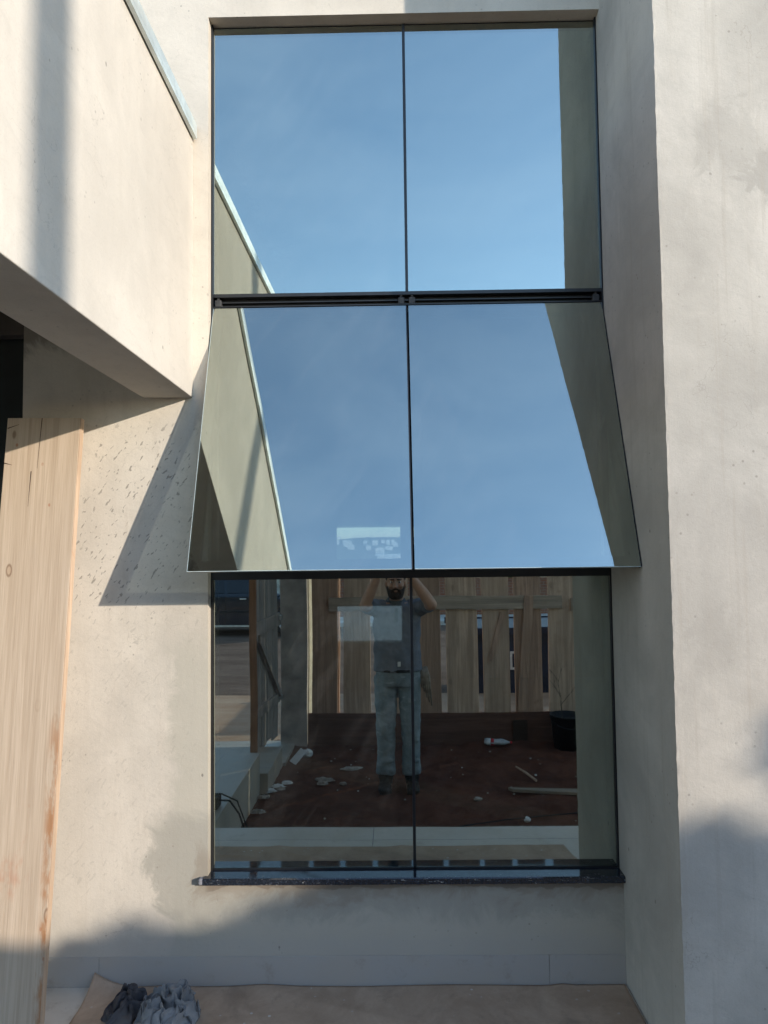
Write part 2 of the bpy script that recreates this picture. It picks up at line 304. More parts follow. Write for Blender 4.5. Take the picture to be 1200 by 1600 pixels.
# ------------------------------------------------------------------ mesh helpers (coordinates relative to the lens height; H is added when an object is linked)
class MB:
    def __init__(s): s.v = []; s.f = []
    def add(s, vs, fs):
        o = len(s.v); s.v += [tuple(x) for x in vs]; s.f += [tuple(i+o for i in f) for f in fs]; return s
    def box(s, x0, x1, y0, y1, z0, z1):
        return s.add([(x0,y0,z0),(x1,y0,z0),(x1,y1,z0),(x0,y1,z0),(x0,y0,z1),(x1,y0,z1),(x1,y1,z1),(x0,y1,z1)],
                     [(0,3,2,1),(4,5,6,7),(0,1,5,4),(1,2,6,5),(2,3,7,6),(3,0,4,7)])
    def obox(s, c, sx, sy, sz, mat):
        vs = [Vector(c)+mat@Vector((a*sx/2, b*sy/2, d*sz/2)) for a, b, d in ((-1,-1,-1),(1,-1,-1),(1,1,-1),(-1,1,-1),(-1,-1,1),(1,-1,1),(1,1,1),(-1,1,1))]
        return s.add(vs, [(0,3,2,1),(4,5,6,7),(0,1,5,4),(1,2,6,5),(2,3,7,6),(3,0,4,7)])
    def prism(s, pts, axis, a, b):
        """outline pts (2D) extruded along axis from a to b"""
        n = len(pts)
        def P(p, q):
            return {0: (q, p[0], p[1]), 1: (p[0], q, p[1]), 2: (p[0], p[1], q)}[axis]
        vs = [P(p, a) for p in pts]+[P(p, b) for p in pts]
        return s.add(vs, [tuple(range(n))[::-1], tuple(range(n, 2*n))]+[(i, (i+1) % n, n+(i+1) % n, n+i) for i in range(n)])
    def tube(s, pts, rad, seg=10, cap=True, flat=1.):
        pts = [Vector(p) for p in pts]; n = len(pts)
        if not hasattr(rad, '__len__'): rad = [rad]*n
        vs = []; prev = None
        for i, p in enumerate(pts):
            d = (pts[min(i+1, n-1)]-pts[max(i-1, 0)]).normalized()
            if prev is None:
                u = d.orthogonal().normalized()
            else:
                u = (prev-d*prev.dot(d)).normalized()
            prev = u; vv = d.cross(u)
            for k in range(seg):
                a = 2*math.pi*k/seg; vs.append(p+(u*math.cos(a)+vv*math.sin(a)*flat)*rad[i])
        fs = [(i*seg+k, i*seg+(k+1) % seg, (i+1)*seg+(k+1) % seg, (i+1)*seg+k) for i in range(n-1) for k in range(seg)]
        if cap: fs += [tuple(range(seg))[::-1], tuple(range((n-1)*seg, n*seg))]
        return s.add(vs, fs)
    def ell(s, c, r, mat=None, seg=16, rings=10):
        vs = []; c = Vector(c)
        for i in range(rings+1):
            th = math.pi*i/rings
            for k in range(seg):
                a = 2*math.pi*k/seg; q = Vector((math.sin(th)*math.cos(a)*r[0], math.sin(th)*math.sin(a)*r[1], math.cos(th)*r[2]))
                vs.append(c+(mat@q if mat else q))
        return s.add(vs, [(i*seg+k, (i+1)*seg+k, (i+1)*seg+(k+1) % seg, i*seg+(k+1) % seg) for i in range(rings) for k in range(seg)])
    def lathe(s, prof, c=(0,0,0), axis='z', seg=24):
        vs = []
        for r, h in prof:
            for k in range(seg):
                a = 2*math.pi*k/seg; x, y = r*math.cos(a), r*math.sin(a)
                vs.append({'z': (c[0]+x, c[1]+y, c[2]+h), 'y': (c[0]+x, c[1]+h, c[2]+y)}[axis])
        n = len(prof); return s.add(vs, [(i*seg+k, i*seg+(k+1) % seg, (i+1)*seg+(k+1) % seg, (i+1)*seg+k) for i in range(n-1) for k in range(seg)])
    def cone(s, a, b, ra, rb, seg=14):   # limb segment with round ends
        a, b = Vector(a), Vector(b); s.tube([a, b], [ra, rb], seg); s.ell(a, (ra,)*3, None, seg, 8); s.ell(b, (rb,)*3, None, seg, 8); return s

def obj(name, mb, mat, parent=None, bevel=0., smooth=False, kind=None):
    me = bpy.data.meshes.new(name); off = Vector((0, 0, H))
    if parent is not None:
        q = parent
        while q is not None: off -= Vector(q.location); q = q.parent
    me.from_pydata([Vector(v)+off for v in mb.v], [], mb.f)
    b = bmesh.new(); b.from_mesh(me); bmesh.ops.recalc_face_normals(b, faces=b.faces); b.to_mesh(me); b.free()
    me.materials.append(mat)
    if smooth:
        for p in me.polygons: p.use_smooth = True
    o = bpy.data.objects.new(name, me); COL.objects.link(o)
    if parent is not None: o.parent = parent
    if bevel:
        m = o.modifiers.new('bevel', 'BEVEL'); m.width = bevel; m.segments = 2; m.limit_method = 'ANGLE'
    if kind: o['kind'] = kind
    return o
def tag(o, label, cat, group=None):
    o['label'] = label; o['category'] = cat
    if group: o['group'] = group
    return o
def thing(name, label, cat, loc, group=None):
    o = bpy.data.objects.new(name, None); COL.objects.link(o); o.location = (loc[0], loc[1], loc[2]+H); o.empty_display_size = .2
    return tag(o, label, cat, group)
def recentre(o, c):
    """move the origin of a single-mesh thing to its base (c in lens-relative metres)"""
    v = Vector((c[0], c[1], c[2]+H)); o.data.transform(Matrix.Translation(-v)); o.location = v; return o
def remesh(o, vox, smooth=4, disp=0., dscale=.1, seed=0):
    m = o.modifiers.new('remesh', 'REMESH'); m.mode = 'VOXEL'; m.voxel_size = vox; m.use_smooth_shade = True
    if smooth:
        k = o.modifiers.new('smooth', 'SMOOTH'); k.iterations = smooth; k.factor = .5
    if disp:
        tx = bpy.data.textures.new('folds', 'CLOUDS'); tx.noise_scale = dscale; tx.noise_depth = 2
        d = o.modifiers.new('folds', 'DISPLACE'); d.texture = tx; d.strength = disp; d.mid_level = .5; d.texture_coords = 'LOCAL'
    return o
rnd = random.Random(7)

# ------------------------------------------------------------------ ground, walkway, street
FZ, SZ = -1.567, -1.88
def struct(name, mb, mat, **k): return obj(name, mb, mat, kind='structure', **k)
struct('ground', MB().box(-900, 900, -900, 900, -2.6, -2.3), M['ground'])
walk = MB().box(-4.2, 6, -1.426, .3, -2.25, FZ)
struct('walkway', walk, M['tile'], bevel=.002)
stp = MB().box(-4.2, -1.055, -2.9, -1.426, -2.25, FZ).box(-4.2, -.99, -3.65, -2.9, -2.25, -1.72).box(-4.2, -.965, -4.38, -3.65, -2.25, -1.86)
struct('path', stp, tiles('path_tile', (.42, .375, .31), 1.2, .6), bevel=.003)
def soil():
    mb = MB(); nx, ny = 380, 140; x0, x1, y0, y1 = -1.2, 7.5, -4.45, -1.40
    for j in range(ny+1):
        for i in range(nx+1):
            x = x0+(x1-x0)*(i/nx); y = y0+(y1-y0)*j/ny
            z = SZ+.024*noise.fractal(Vector((x*2.2, y*2.2, 0)), 1, 2, 5)+.016*noise.noise(Vector((x*9, y*9, 3)))+.008*noise.noise(Vector((x*24, y*24, 6)))
            mb.v.append((x, y, z))
    for j in range(ny):
        for i in range(nx):
            a = j*(nx+1)+i; mb.f.append((a, a+1, a+nx+2, a+nx+1))
    return mb
struct('soil', soil(), M['soil'], smooth=True)
struct('soil_bed', MB().box(-1.2, 7.5, -4.45, -1.43, -2.28, -1.95), M['soil'])
struct('sidewalk', MB().box(-60, 60, -6.8, -4.46, -2.28, -1.90), M['sidewalk'], bevel=.01)
struct('road', MB().box(-60, 60, -16.2, -6.8, -2.28, -2.0), M['road'])
struct('opposite_sidewalk', MB().box(-60, 60, -18.0, -16.2, -2.28, -1.90), M['patio'], bevel=.01)
struct('back_yard', MB().box(-30, 30, 6.16, 40, -2.28, -1.62), M['patio'])
def hill():
    mb = MB(); nx, ny = 60, 24
    for j in range(ny+1):
        for i in range(nx+1):
            x = -120+240*i/nx; y = 70+160*j/ny; u = j/ny
            z = -1.9+5.5*math.sin(min(1, u*1.3)*math.pi/2)*(.72+.5*noise.noise(Vector((x*.02, y*.012, 1))))+.5*noise.noise(Vector((x*.2, y*.2, 5)))
            mb.v.append((x, y, z if j else -2.2))
    for j in range(ny):
        for i in range(nx):
            a = j*(nx+1)+i; mb.f.append((a, a+1, a+nx+2, a+nx+1))
    return mb
M['hill'] = dirt('wooded_hill', (.04, .06, .02), (.10, .12, .05), (.2, .15, .1), .15)
struct('hill', hill(), M['hill'], smooth=True)

# ------------------------------------------------------------------ the house
XL, XM, XR = -.680, .064, .8164
ZT, ZTR, ZA, ZH, ZS = 2.05, .9856, .9309, -.110, -1.1774
XC = .8130
house = thing('house', 'unfinished rendered house front with a tall mirrored window between a porch beam and a pillar', 'house', (0, 0, SZ))
WY = -.05
fw = MB()
fw.box(-1.388, -.688, WY, .12, -1.46, 3.1)
fw.box(-.688, XC, WY, .12, -1.46, -1.2005)
fw.box(-.688, XC, WY, .12, 2.057, 3.1)
fw.box(-4.2, -1.388, WY, .12, .935, 3.1)
fw.box(-4.2, -2.45, WY, .12, -1.46, .935)
fw.box(-4.2, -2.45, WY, .12, -1.567, -1.46)
o = obj('facade_wall', fw, M['facade'], house)
sk = MB().box(-1.388, -1.0825, WY-.002, .11, FZ, -1.4605).box(-1.0815, .5395, WY-.002, .11, FZ, -1.4605).box(.5405, XC, WY-.002, .11, FZ, -1.4605)
obj('skirting', sk, M['tileskirt'], house, bevel=.001)
# pillar block with slightly wandering corner
def pillar():
    mb = MB(); n = 320; vs = []
    pts = lambda z: [(XC, .12), (XC, -.577), (XC+.0015*noise.noise(Vector((3, 0, z*3)))+.0020*noise.noise(Vector((3, 0, z*30))), -.5836+.0012*noise.noise(Vector((7, 0, z*3)))+.0016*noise.noise(Vector((9, 0, z*27)))), (XC+.007, -.5836), (2.6, -.5836), (2.6, .12)]
    for i in range(n+1):
        z = FZ+(3.1-FZ)*i/n
        vs += [(x, y, z) for x, y in pts(z)]
    fs = [(i*6+k, i*6+(k+1) % 6, (i+1)*6+(k+1) % 6, (i+1)*6+k) for i in range(n) for k in range(6)]+[(5, 4, 3, 2, 1, 0), tuple(n*6+k for k in range(6))]
    return mb.add(vs, fs)
obj('pillar', pillar(), M['pillar'], house)
# porch: long beam with metal coping, slab behind it
bm_ = MB().box(-.9305, -.7459, -3.1, WY-.0005, .5756, 1.585)
beam = obj('porch_beam', bm_, M['beam'], house, bevel=.003)
cop = MB().box(-.945, -.728, -3.12, WY-.012, 1.5855, 1.622).box(-.7425, -.728, -3.12, WY-.012, 1.566, 1.585)
obj('coping', cop, M['zinc'], beam, bevel=.001)
obj('porch_slab', MB().box(-4.2, -.931, -3.1, WY-.0005, 1.20, 1.42).box(-4.2, -.931, -3.1, -2.93, .5756, 1.1995), M['facade'], house)
obj('porch_column', MB().box(-4.2, -3.95, -3.1, -2.85, FZ, .575), M['facade'], house)
# sill
sl = MB().prism([(WY-.026, -1.2), (WY-.026, -1.181), (WY-.022, -1.1774), (.06, -1.1774), (.06, -1.2)], 0, -.7, XC-.0005)
obj('window_sill', sl, M['granite'], house)
obj('window_sill', MB().box(-.717, -.7003, WY-.024, WY+.001, -1.2, -1.179), simple('chipped_stone', (.30, .30, .32), .8, 0, .3, 40, .3), house, bevel=.004)
# entrance door deep in the porch
dr = obj('door', MB().box(-2.45, -1.395, .02, .05, FZ, .83), simple('door_panel', (.02, .024, .024), .12, 0, .2, 3, 0, .6), house)
obj('door_frame', MB().box(-2.45, -1.389, -.03, .07, .831, .934), M['inside'], dr)
obj('handle', MB().tube([(-1.5, -.05, -.75), (-1.5, -.05, .1)], .012).tube([(-1.5, .02, -.7), (-1.5, -.05, -.7)], .008).tube([(-1.5, .02, .05), (-1.5, -.05, .05)], .008), M['chrome'], dr, smooth=True)
# interior box
rm = MB().box(-2.6, 3, .121, 6.0, -1.66, FZ+.004)
obj('interior_floor', rm, M['insidefloor'], house)
iw = MB()
iw.box(-2.75, -2.6, .121, 6.15, FZ, 3.1).box(3, 3.15, .121, 6.15, FZ, 3.1)
ox0, ox1 = -.700, .090
iw.box(-2.6, ox0, 6.0, 6.15, FZ, 3.1).box(ox1, 3, 6.0, 6.15, FZ, 3.1).box(ox0, ox1, 6.0, 6.15, .288, 3.1).box(ox0, ox1, 6.0, 6.15, -.69, -.145).box(ox0, ox1, 6.0, 6.15, FZ, -1.122)
obj('interior_wall', iw, M['inside'], house)
obj('roof', MB().box(-4.4, 3.3, -.04, 6.3, 3.101, 3.3), M['facade'], house)
rw = obj('window', MB().box(ox0, ox1, 6.05, 6.09, -.1449, -.12).box(ox0, ox1, 6.05, 6.09, .265, .2879), M['black'], house)

# tall front window: frame > panes, two sashes tilted out
win = MB()
win.box(-.6878, XL-.001, -.012, .05, ZS, 2.0565)               # left stile
win.box(.8065, XC-.0008, -.010, .05, ZS, 2.0565)
win.box(XM-.005, XM+.005, -.004, .05, ZS, ZH+.03)
win.box(XM-.005, XM+.005, -.004, .05, ZTR+.001, 2.05)
win.box(XL-.001, .8065, .008, .05, 2.046, 2.0565)
win.box(XL-.001, .8065, -.002, .05, ZTR-.012, ZTR+.001)         # transom bottom lip
win.box(XL-.001, .8065, .032, .05, ZA-.012, ZTR-.012)           # channel back
win.box(XL-.001, .8065, .0, .032, ZA+.004, ZA+.008)
win.box(XL-.001, .8065, .014, .032, ZTR-.030, ZTR-.026)
win.box(XL-.001, .8065, -.012, .05, ZH, ZH+.030)                # head of the lower lights
win.box(XL-.001, .8065, -.004, .05, ZS, ZS+.006)
frame = obj('window_frame', win, M['black'], house)
G = .0025
for x0, x1 in ((XL, XM-.0055), (XM+.0055, .806)):
    obj('upper_pane', MB().box(x0, x1, -.0005, .0075, ZTR+.0015, 2.0455), M['glass'], frame)
    obj('lower_pane', MB().box(x0, x1, -.0005, .0075, ZS+.0065, ZH-.0005), M['glass'], frame)
# sashes hinged at the top
th = math.atan2(.3476, ZA+.0663)
sdir = Vector((0, -math.sin(th), -math.cos(th))); nrm = Vector((0, -math.cos(th), math.sin(th))); LEN = math.hypot(.3476, ZA+.0663)
def slab(mb, x0, x1, a0, a1, d0, d1):
    o_ = Vector((0, 0, ZA)); vs = []
    for x, a, d in ((x0,a0,d0),(x1,a0,d0),(x1,a1,d0),(x0,a1,d0),(x0,a0,d1),(x1,a0,d1),(x1,a1,d1),(x0,a1,d1)):
        p = o_+sdir*a+nrm*d; vs.append((x, p.y, p.z))
    return mb.add(vs, [(0,3,2,1),(4,5,6,7),(0,1,5,4),(1,2,6,5),(2,3,7,6),(3,0,4,7)])
M['glassedge'] = simple('polished_glass_edge', (.55, .66, .66), .2, 0, .1, 30, 0, .6)
for k, (x0, x1) in enumerate(((XL, XM-.0052), (XM+.0052, .8075))):
    s = obj('sash', slab(slab(slab(slab(MB(), x0+.003, x0+.035, .004, LEN-.006, -.035, -.0085), x1-.035, x1-.003, .004, LEN-.006, -.035, -.0085), x0+.035, x1-.035, .004, .036, -.035, -.0085), x0+.035, x1-.035, LEN-.038, LEN-.006, -.035, -.0085), M['black'], house)
    obj('pane', slab(MB(), x0, x1, 0, LEN, -.008, 0), M['glass'], s)
    e = .0012
    obj('pane_edge', slab(slab(MB(), x0-e, x0, 0, LEN+e, -.008, .0003), x0, x1, LEN, LEN+e, -.008, .0003) if k == 0 else slab(MB(), x0, x1, LEN, LEN+e, -.008, .0003), M['glassedge'], s)
    obj('side_seal', slab(MB(), x1, x1+.0045, 0, LEN, -.02, -.001) if k == 0 else slab(MB(), x1, x1+.003, 0, LEN, -.02, .0003), M['black'], s)
    for xx in (x0+.012, x1-.012):
        pa = Vector((xx, .025, .45)); pb = Vector((xx, 0, ZA))+sdir*.42+nrm*-.03
        obj('stay_arm', MB().tube([pa, (xx, pb.y, pb.z)], .006, 6), M['chrome'], s)
    obj('handle', slab(MB(), (x0+x1)/2-.06, (x0+x1)/2+.06, LEN-.03, LEN-.012, -.055, -.036), M['black'], s)

for x in (XL+.004, XM-.034, XM+.008, .776):
    hg = obj('hinge', MB().box(x, x+.024, .002, .030, ZA+.009, ZA+.034).tube([(x+.012, .004, ZA+.040), (x+.012, .028, ZA+.040)], .006, 8), M['hinge'], house, bevel=.002)

# ------------------------------------------------------------------ leaning plank
pl = thing('plank', 'long pale pine plank leaning upright on the wall left of the window', 'plank', (-1.300, -.29, FZ))
Lp = 2.07
rot = Matrix.Rotation(R(.65), 3, 'Y')@Matrix.Rotation(R(-5.8), 3, 'X')
def plank_pts(x0, x1, y0, y1, z0, z1):
    b = Vector((-1.300, -.29, FZ)); mb = MB(); mb.box(x0, x1, y0, y1, z0, z1); mb.v = [tuple(b+rot@Vector(v)) for v in mb.v]; return mb
face = plank_pts(-.135, .1335, -.03, 0, 0, Lp)
f_ = obj('board', face, M['scaf'], pl, bevel=.0015)
f_.rotation_euler = (0, 0, 0)
obj('raw_edge', plank_pts(.1337, .136, -.029, -.001, .0, Lp-.001), M['scafedge'], pl)
for x, z0, z1, sl_ in ((-.012, 1.88, 2.069, .05), (-.035, 1.74, 1.87, .02)):
    b = Vector((-1.300, -.29, FZ))
    mb = MB(); w_ = .0016; vs = [(x-w_*.2+sl_*(0), -.0306, z0), (x+w_*.2, -.0306, z0), (x+w_+.012*sl_*20*.4, -.0306, z1), (x-w_+.012*sl_*20*.4, -.0306, z1)]
    mb.add([b+rot@Vector(q) for q in vs], [(0, 1, 2, 3)]); obj('crack', mb, M['crack'], pl)
for (xa, za, xb, zb) in ((-.132, 2.03, -.09, 2.045), (-.134, 1.90, -.105, 1.893)):
    b = Vector((-1.300, -.29, FZ)); vs = [(xa, -.0306, za-.0015), (xb, -.0306, zb), (xb, -.0306, zb+.001), (xa, -.0306, za+.0025)]
    obj('crack', MB().add([b+rot@Vector(q) for q in vs], [(0, 1, 2, 3)]), M['crack'], pl)

# ------------------------------------------------------------------ brown sheet on the floor, rags
def sheet():
    mb = MB(); out_ = [(-1.10, -1.15), (.875, -1.13), (.90, -.96), (.808, -.62), (.806, -.058), (-1.02, -.058), (-1.092, -.010)]
    nx, ny = 190, 110
    b = bmesh.new()
    for j in range(ny+1):
        for i in range(nx+1):
            v = j/ny; u = i/nx
            y = -1.15+v*(1.15-.058); xr = .805+max(0, min(1, (-y-.60)/.36))*.095-max(0, (-y-.96))*.14; xl = -1.095+.0*v
            x = xl+(xr-xl)*u
            z = FZ+.005+.004*noise.noise(Vector((x*3, y*3, 0)))+.006*max(0, 1-abs(noise.noise(Vector((x*1.6, y*2.4, 4))))*9)
            q = max(0, 1-(x+1.095)/.16)*max(0, 1-(-y-.058)/.14)
            z += .05*q*q; y += .0*q
            b.verts.new((x, y, z))
    b.verts.ensure_lookup_table(); mb.v = [tuple(v.co) for v in b.verts]; b.free()
    for j in range(ny):
        for i in range(nx):
            a = j*(nx+1)+i; mb.f.append((a, a+1, a+nx+2, a+nx+1))
    return mb
o = obj('floor_sheet', sheet(), M['card'], smooth=True); m = o.modifiers.new('thick', 'SOLIDIFY'); m.thickness = .003; m.offset = 1
recentre(o, (0, -.6, FZ)); tag(o, 'stained brown protective sheet lying on the floor along the wall under the window', 'floor sheet')

def rag(c, sx, sy, h, seed, n=110, fold=.045, freq=9):
    """a crumpled cloth: a heap with sharp ridged folds, pinched edges"""
    mb = MB()
    for j in range(n+1):
        for i in range(n+1):
            u, v = i/n*2-1, j/n*2-1
            a = math.atan2(v, u); r = math.hypot(u, v); lim = .80+.16*noise.noise(Vector((math.cos(a)*1.6, math.sin(a)*1.6, seed)))
            k = max(abs(u), abs(v)); rr = k*lim; ux, vy = math.cos(a)*rr, math.sin(a)*rr
            p = Vector((ux*freq*.35, vy*freq*.35, seed*3.1)); wv = noise.noise_vector(p*1.3)
            rid = 1-abs(noise.noise(p+wv*.9))*2.6; rid2 = 1-abs(noise.noise(p*2.3+wv*1.4+Vector((5, 5, 5))))*2.4
            body = max(0, 1-(k)**3)*.75+.08*(1-k)
            z = h*body*(.55+.25*noise.noise(Vector((ux*2, vy*2, seed+9))))+fold*(.62*rid+.38*rid2)*(1-k**6)*1.0
            z = max(.002+.004*(1-k), z)
            w2 = noise.noise_vector(p*2)*.035
            mb.v.append((c[0]+ux*sx+w2.x, c[1]+vy*sy+w2.y, c[2]+z))
    for j in range(n):
        for i in range(n):
            q = j*(n+1)+i; mb.f.append((q, q+1, q+n+2, q+n+1))
    return mb
o = obj('rag', rag((-.785, -.225, FZ+.008), .130, .155, .090, 4, 170, .050, 8.5), M['rag'], smooth=False); m = o.modifiers.new('t', 'SOLIDIFY'); m.thickness = .002
recentre(o, (-.785, -.225, FZ)); tag(o, 'crumpled pale grey cloth rag heaped on the brown sheet, the right-hand one', 'rag')
o = obj('rag', rag((-.925, -.20, FZ+.008), .085, .12, .075, 8, 80, .04, 5), M['ragdark'], smooth=True); m = o.modifiers.new('t', 'SOLIDIFY'); m.thickness = .003
recentre(o, (-.925, -.20, FZ)); tag(o, 'dark navy cloth crumpled against the left side of the grey rag', 'rag')

# ------------------------------------------------------------------ fence along the street (seen in the glass)
FY = -4.3
fence = thing('fence', 'tall grey hoarding of upright weathered boards closing the plot towards the street', 'fence', (2.5, FY, SZ))
def board(x0, x1, z0, z1, mat, lean=0., dy=0., y=None, jag=0.):
    y = FY if y is None else y; rr = random.Random(int(x0*1000))
    pts = [(x0, z0), (x1, z0), (x1+lean+rr.uniform(-.003, .003), z1+rr.uniform(-jag, jag)), (x0+lean+rr.uniform(-.003, .003), z1+rr.uniform(-jag, jag))]
    return obj('board', MB().prism(pts, 1, y+dy-.012, y+dy+.022), mat, fence, bevel=.002)
FTOP = .69
edges = [(-.80, -.55, 0), (-.495, -.235, 0), (-.185, .13, 0), (.17, .445, -.012), (.50, .80, -.018), (.852, 1.115, -.020), (1.165, 1.425, -.020), (1.485, 1.745, 0.004)]
mats = ['fencedark', 'fence', 'fence', 'fencedark', 'fence', 'fence', 'fencedark', 'fence']
for (a, b, ln), mt in zip(edges, mats): board(a+.0*ln, b, -1.585, FTOP, M[mt], ln, jag=.01)
x = 1.775
while x < 8.6:
    wd = rnd.uniform(.26, .31); board(x, x+wd, -1.585, FTOP if x < 4.1 else .47+rnd.uniform(-.07, .07), M[rnd.choice(['fence', 'fence', 'fencedark'])], rnd.uniform(-.002, .002), jag=.012); x += wd+(rnd.uniform(.02, .05) if x < 3.3 else rnd.uniform(.003, .009))
obj('rail', MB().box(-.64, 1.615, FY+.0225, FY+.045, -.592, -.462), M['rail'], fence, bevel=.003)
obj('rail', MB().box(1.70, 8.5, FY+.0225, FY+.045, -.62, -.49), M['rail'], fence, bevel=.003)
obj('rail', MB().box(-.80, 8.5, FY-.055, FY-.0125, .20, .32), M['rail'], fence, bevel=.003)
obj('base_board', MB().box(-.84, 4.0, FY-.02, FY+.018, -1.93, -1.5855), M['basewood'], fence, bevel=.003)
obj('base_board', MB().box(4.003, 8.6, FY-.02, FY+.018, -1.93, -1.5855), M['basewood'], fence, bevel=.003)
obj('base_block', MB().box(1.13, 1.27, FY+.0185, FY+.04, -1.86, -1.66), M['crack'], fence)
# two slanting offcuts nailed over the boards
def slant(xa, za, xb, zb, w_, mat):
    d = Vector((xb-xa, 0, zb-za)).normalized(); n_ = Vector((d.z, 0, -d.x))*w_/2
    pts = [(xa-n_.x, za-n_.z), (xa+n_.x, za+n_.z), (xb+n_.x, zb+n_.z), (xb-n_.x, zb-n_.z)]
    obj('offcut', MB().prism(pts, 1, FY+.0455, FY+.062), mat, fence, bevel=.002)
slant(1.30, -.46, 1.22, -1.56, .085, M['fencedark'])
obj('brace', MB().prism([(1.02, -.62), (1.07, -.62), (.93, -1.10), (.89, -1.10)], 1, FY+.0225, FY+.040), M['fencedark'], fence)
for px in (-.62, 2.4, 4.6, 6.8): obj('post', MB().box(px, px+.08, FY-.126, FY-.046, -1.93, .55), M['fencedark'], fence)
# broad grey panel beside the gate
o = obj('panel', MB().box(-1.105, -.848, FY-.03, FY+.03, -1.9, FTOP+.02), M['ply'], bevel=.004)
recentre(o, (-.97, FY, -1.88)); tag(o, 'broad smooth grey gatepost panel between the open gate and the board fence', 'gatepost')
# pale square post added so a sunlit face fills the slit between panel and boards
mb = MB().obox((-.865, FY-.16, -.70), .085, .085, 2.5, Matrix.Rotation(R(25), 3, 'Z'))
o = obj('post', mb, M['post'], bevel=.003); recentre(o, (-.865, FY-.16, -1.9)); tag(o, 'thin pale post added to show a sunlit face as a bright strip between grey panel and fence', 'post')
# fence stretch left of the opening
f2 = thing('fence', 'short run of grey boards on the far side of the gate opening', 'fence', (-3.2, FY, SZ))
for i in range(7): obj('board', MB().box(-4.25+i*.29, -4.25+i*.29+.27, FY, FY+.022, -1.9, FTOP), M['fence'], f2, bevel=.002)
obj('rail', MB().box(-4.25, -2.24, FY+.0225, FY+.045, -.6, -.5), M['rail'], f2)
# gate swung inwards
gate = thing('gate', 'narrow board gate standing open inwards beside the grey panel', 'gate', (-1.12, -4.26, -1.80))
ga = Vector((-1.13, -4.25, 0)); gb = Vector((-1.215, -3.50, 0)); gd = (gb-ga).normalized(); gn = Vector((-gd.y, gd.x, 0))
def gbox(a0, a1, d0, d1, z0, z1, mat, name, z0b=None, z1b=None):
    z0b = z0 if z0b is None else z0b; z1b = z1 if z1b is None else z1b
    vs = []
    for (a, d, z) in ((a0,d0,z0),(a1,d0,z0b),(a1,d1,z0b),(a0,d1,z0),(a0,d0,z1),(a1,d0,z1b),(a1,d1,z1b),(a0,d1,z1)):
        p = ga+gd*a+gn*d; vs.append((p.x, p.y, z))
    return obj(name, MB().add(vs, [(0,3,2,1),(4,5,6,7),(0,1,5,4),(1,2,6,5),(2,3,7,6),(3,0,4,7)]), mat, gate, bevel=.002)
W = .757
for k, (a0, a1, z0, z1) in enumerate(((.0, .17, -1.78, .35), (.18, .36, -1.74, .42), (.385, .55, -1.76, .38), (.565, W, -1.72, .40))):
    gbox(a0, a1, 0, .022, z0, z1, M['gate'], 'board')
gbox(W+.001, W+.03, -.03, .03, -1.76, .40, M['gateedge'], 'stile')
gbox(0, W, -.024, -.001, -.72, -.60, M['gate'], 'crossbar', -.74, -.62)
gbox(0, W, -.024, -.001, -1.45, -1.36, M['gate'], 'crossbar')
gbox(.05, .70, -.046, -.0245, -1.40, -1.33, M['gate'], 'brace', -.80, -.73)
gbox(.60, .70, .0225, .028, -.68, -.58, M['crack'], 'latch')
gbox(-.005, .06, -.05, -.0245, -.66, -.62, M['chrome'], 'hinge'); gbox(-.005, .06, -.05, -.0245, -1.42, -1.38, M['chrome'], 'hinge')

# ------------------------------------------------------------------ things lying on the soil
def put(o, c, label, cat, group=None): recentre(o, c); return tag(o, label, cat, group)
def chip(c, r, h, seed, mat, flat=.5, name='stone'):
    mb = MB().ell((0, 0, 0), (1, 1, 1), None, 12, 8); vs = []
    for v in mb.v:
        q = Vector(v); k = 1+.35*noise.noise(q*1.7+Vector((seed*3.3, 0, 0)))+.15*noise.noise(q*4+Vector((0, seed, 0)))
        vs.append((c[0]+q.x*r*k, c[1]+q.y*r*flat*k, c[2]+q.z*h*k))
    mb.v = vs; return obj(name, mb, mat)
put(chip((-.375, -3.47, SZ+.015), .10, .014, 1, M['paper'], .42, 'wood_scrap'), (-.375, -3.47, SZ), 'flat pale oval wood scrap on the red soil left of the man in the glass', 'wood scrap')
put(chip((-.42, -3.10, SZ+.012), .03, .014, 2, M['paper'], .5), (-.42, -3.10, SZ), 'small whitish stone on the soil in front of the oval scrap', 'stone')
put(chip((-.80, -3.90, SZ+.03), .045, .04, 3, M['white'], .9), (-.80, -3.90, SZ), 'round white lump on the soil beside the tilted white card near the fence foot', 'rubble lump')
put(chip((-.245, -2.08, SZ+.02), .034, .03, 5, M['white'], .9), (-.245, -2.08, SZ), 'rounded white stone at the edge of the walkway left of the centre bar', 'stone')
put(chip((-.33, -2.08, SZ+.01), .032, .016, 6, M['paper'], .6), (-.33, -2.08, SZ), 'brownish chip at the walkway edge beside the rounded white stone', 'stone')
put(chip((.90, -2.33, SZ+.012), .022, .02, 7, M['white'], .9), (.90, -2.33, SZ), 'small white stone on the soil near the pillar reflection', 'stone')
put(chip((.60, -2.75, SZ+.01), .032, .014, 9, M['paper'], .6), (.60, -2.75, SZ), 'little crumpled chip on the soil below the long board', 'wood scrap')
c_ = MB().obox((-.86, -3.72, SZ+.055), .075, .15, .006, Matrix.Rotation(R(18), 3, 'Z')@Matrix.Rotation(R(-42), 3, 'X')@Matrix.Rotation(R(25), 3, 'Z'))
put(obj('card', c_, M['white']), (-.86, -3.72, SZ), 'white rectangular card lying tilted on the soil beside the steps', 'card')
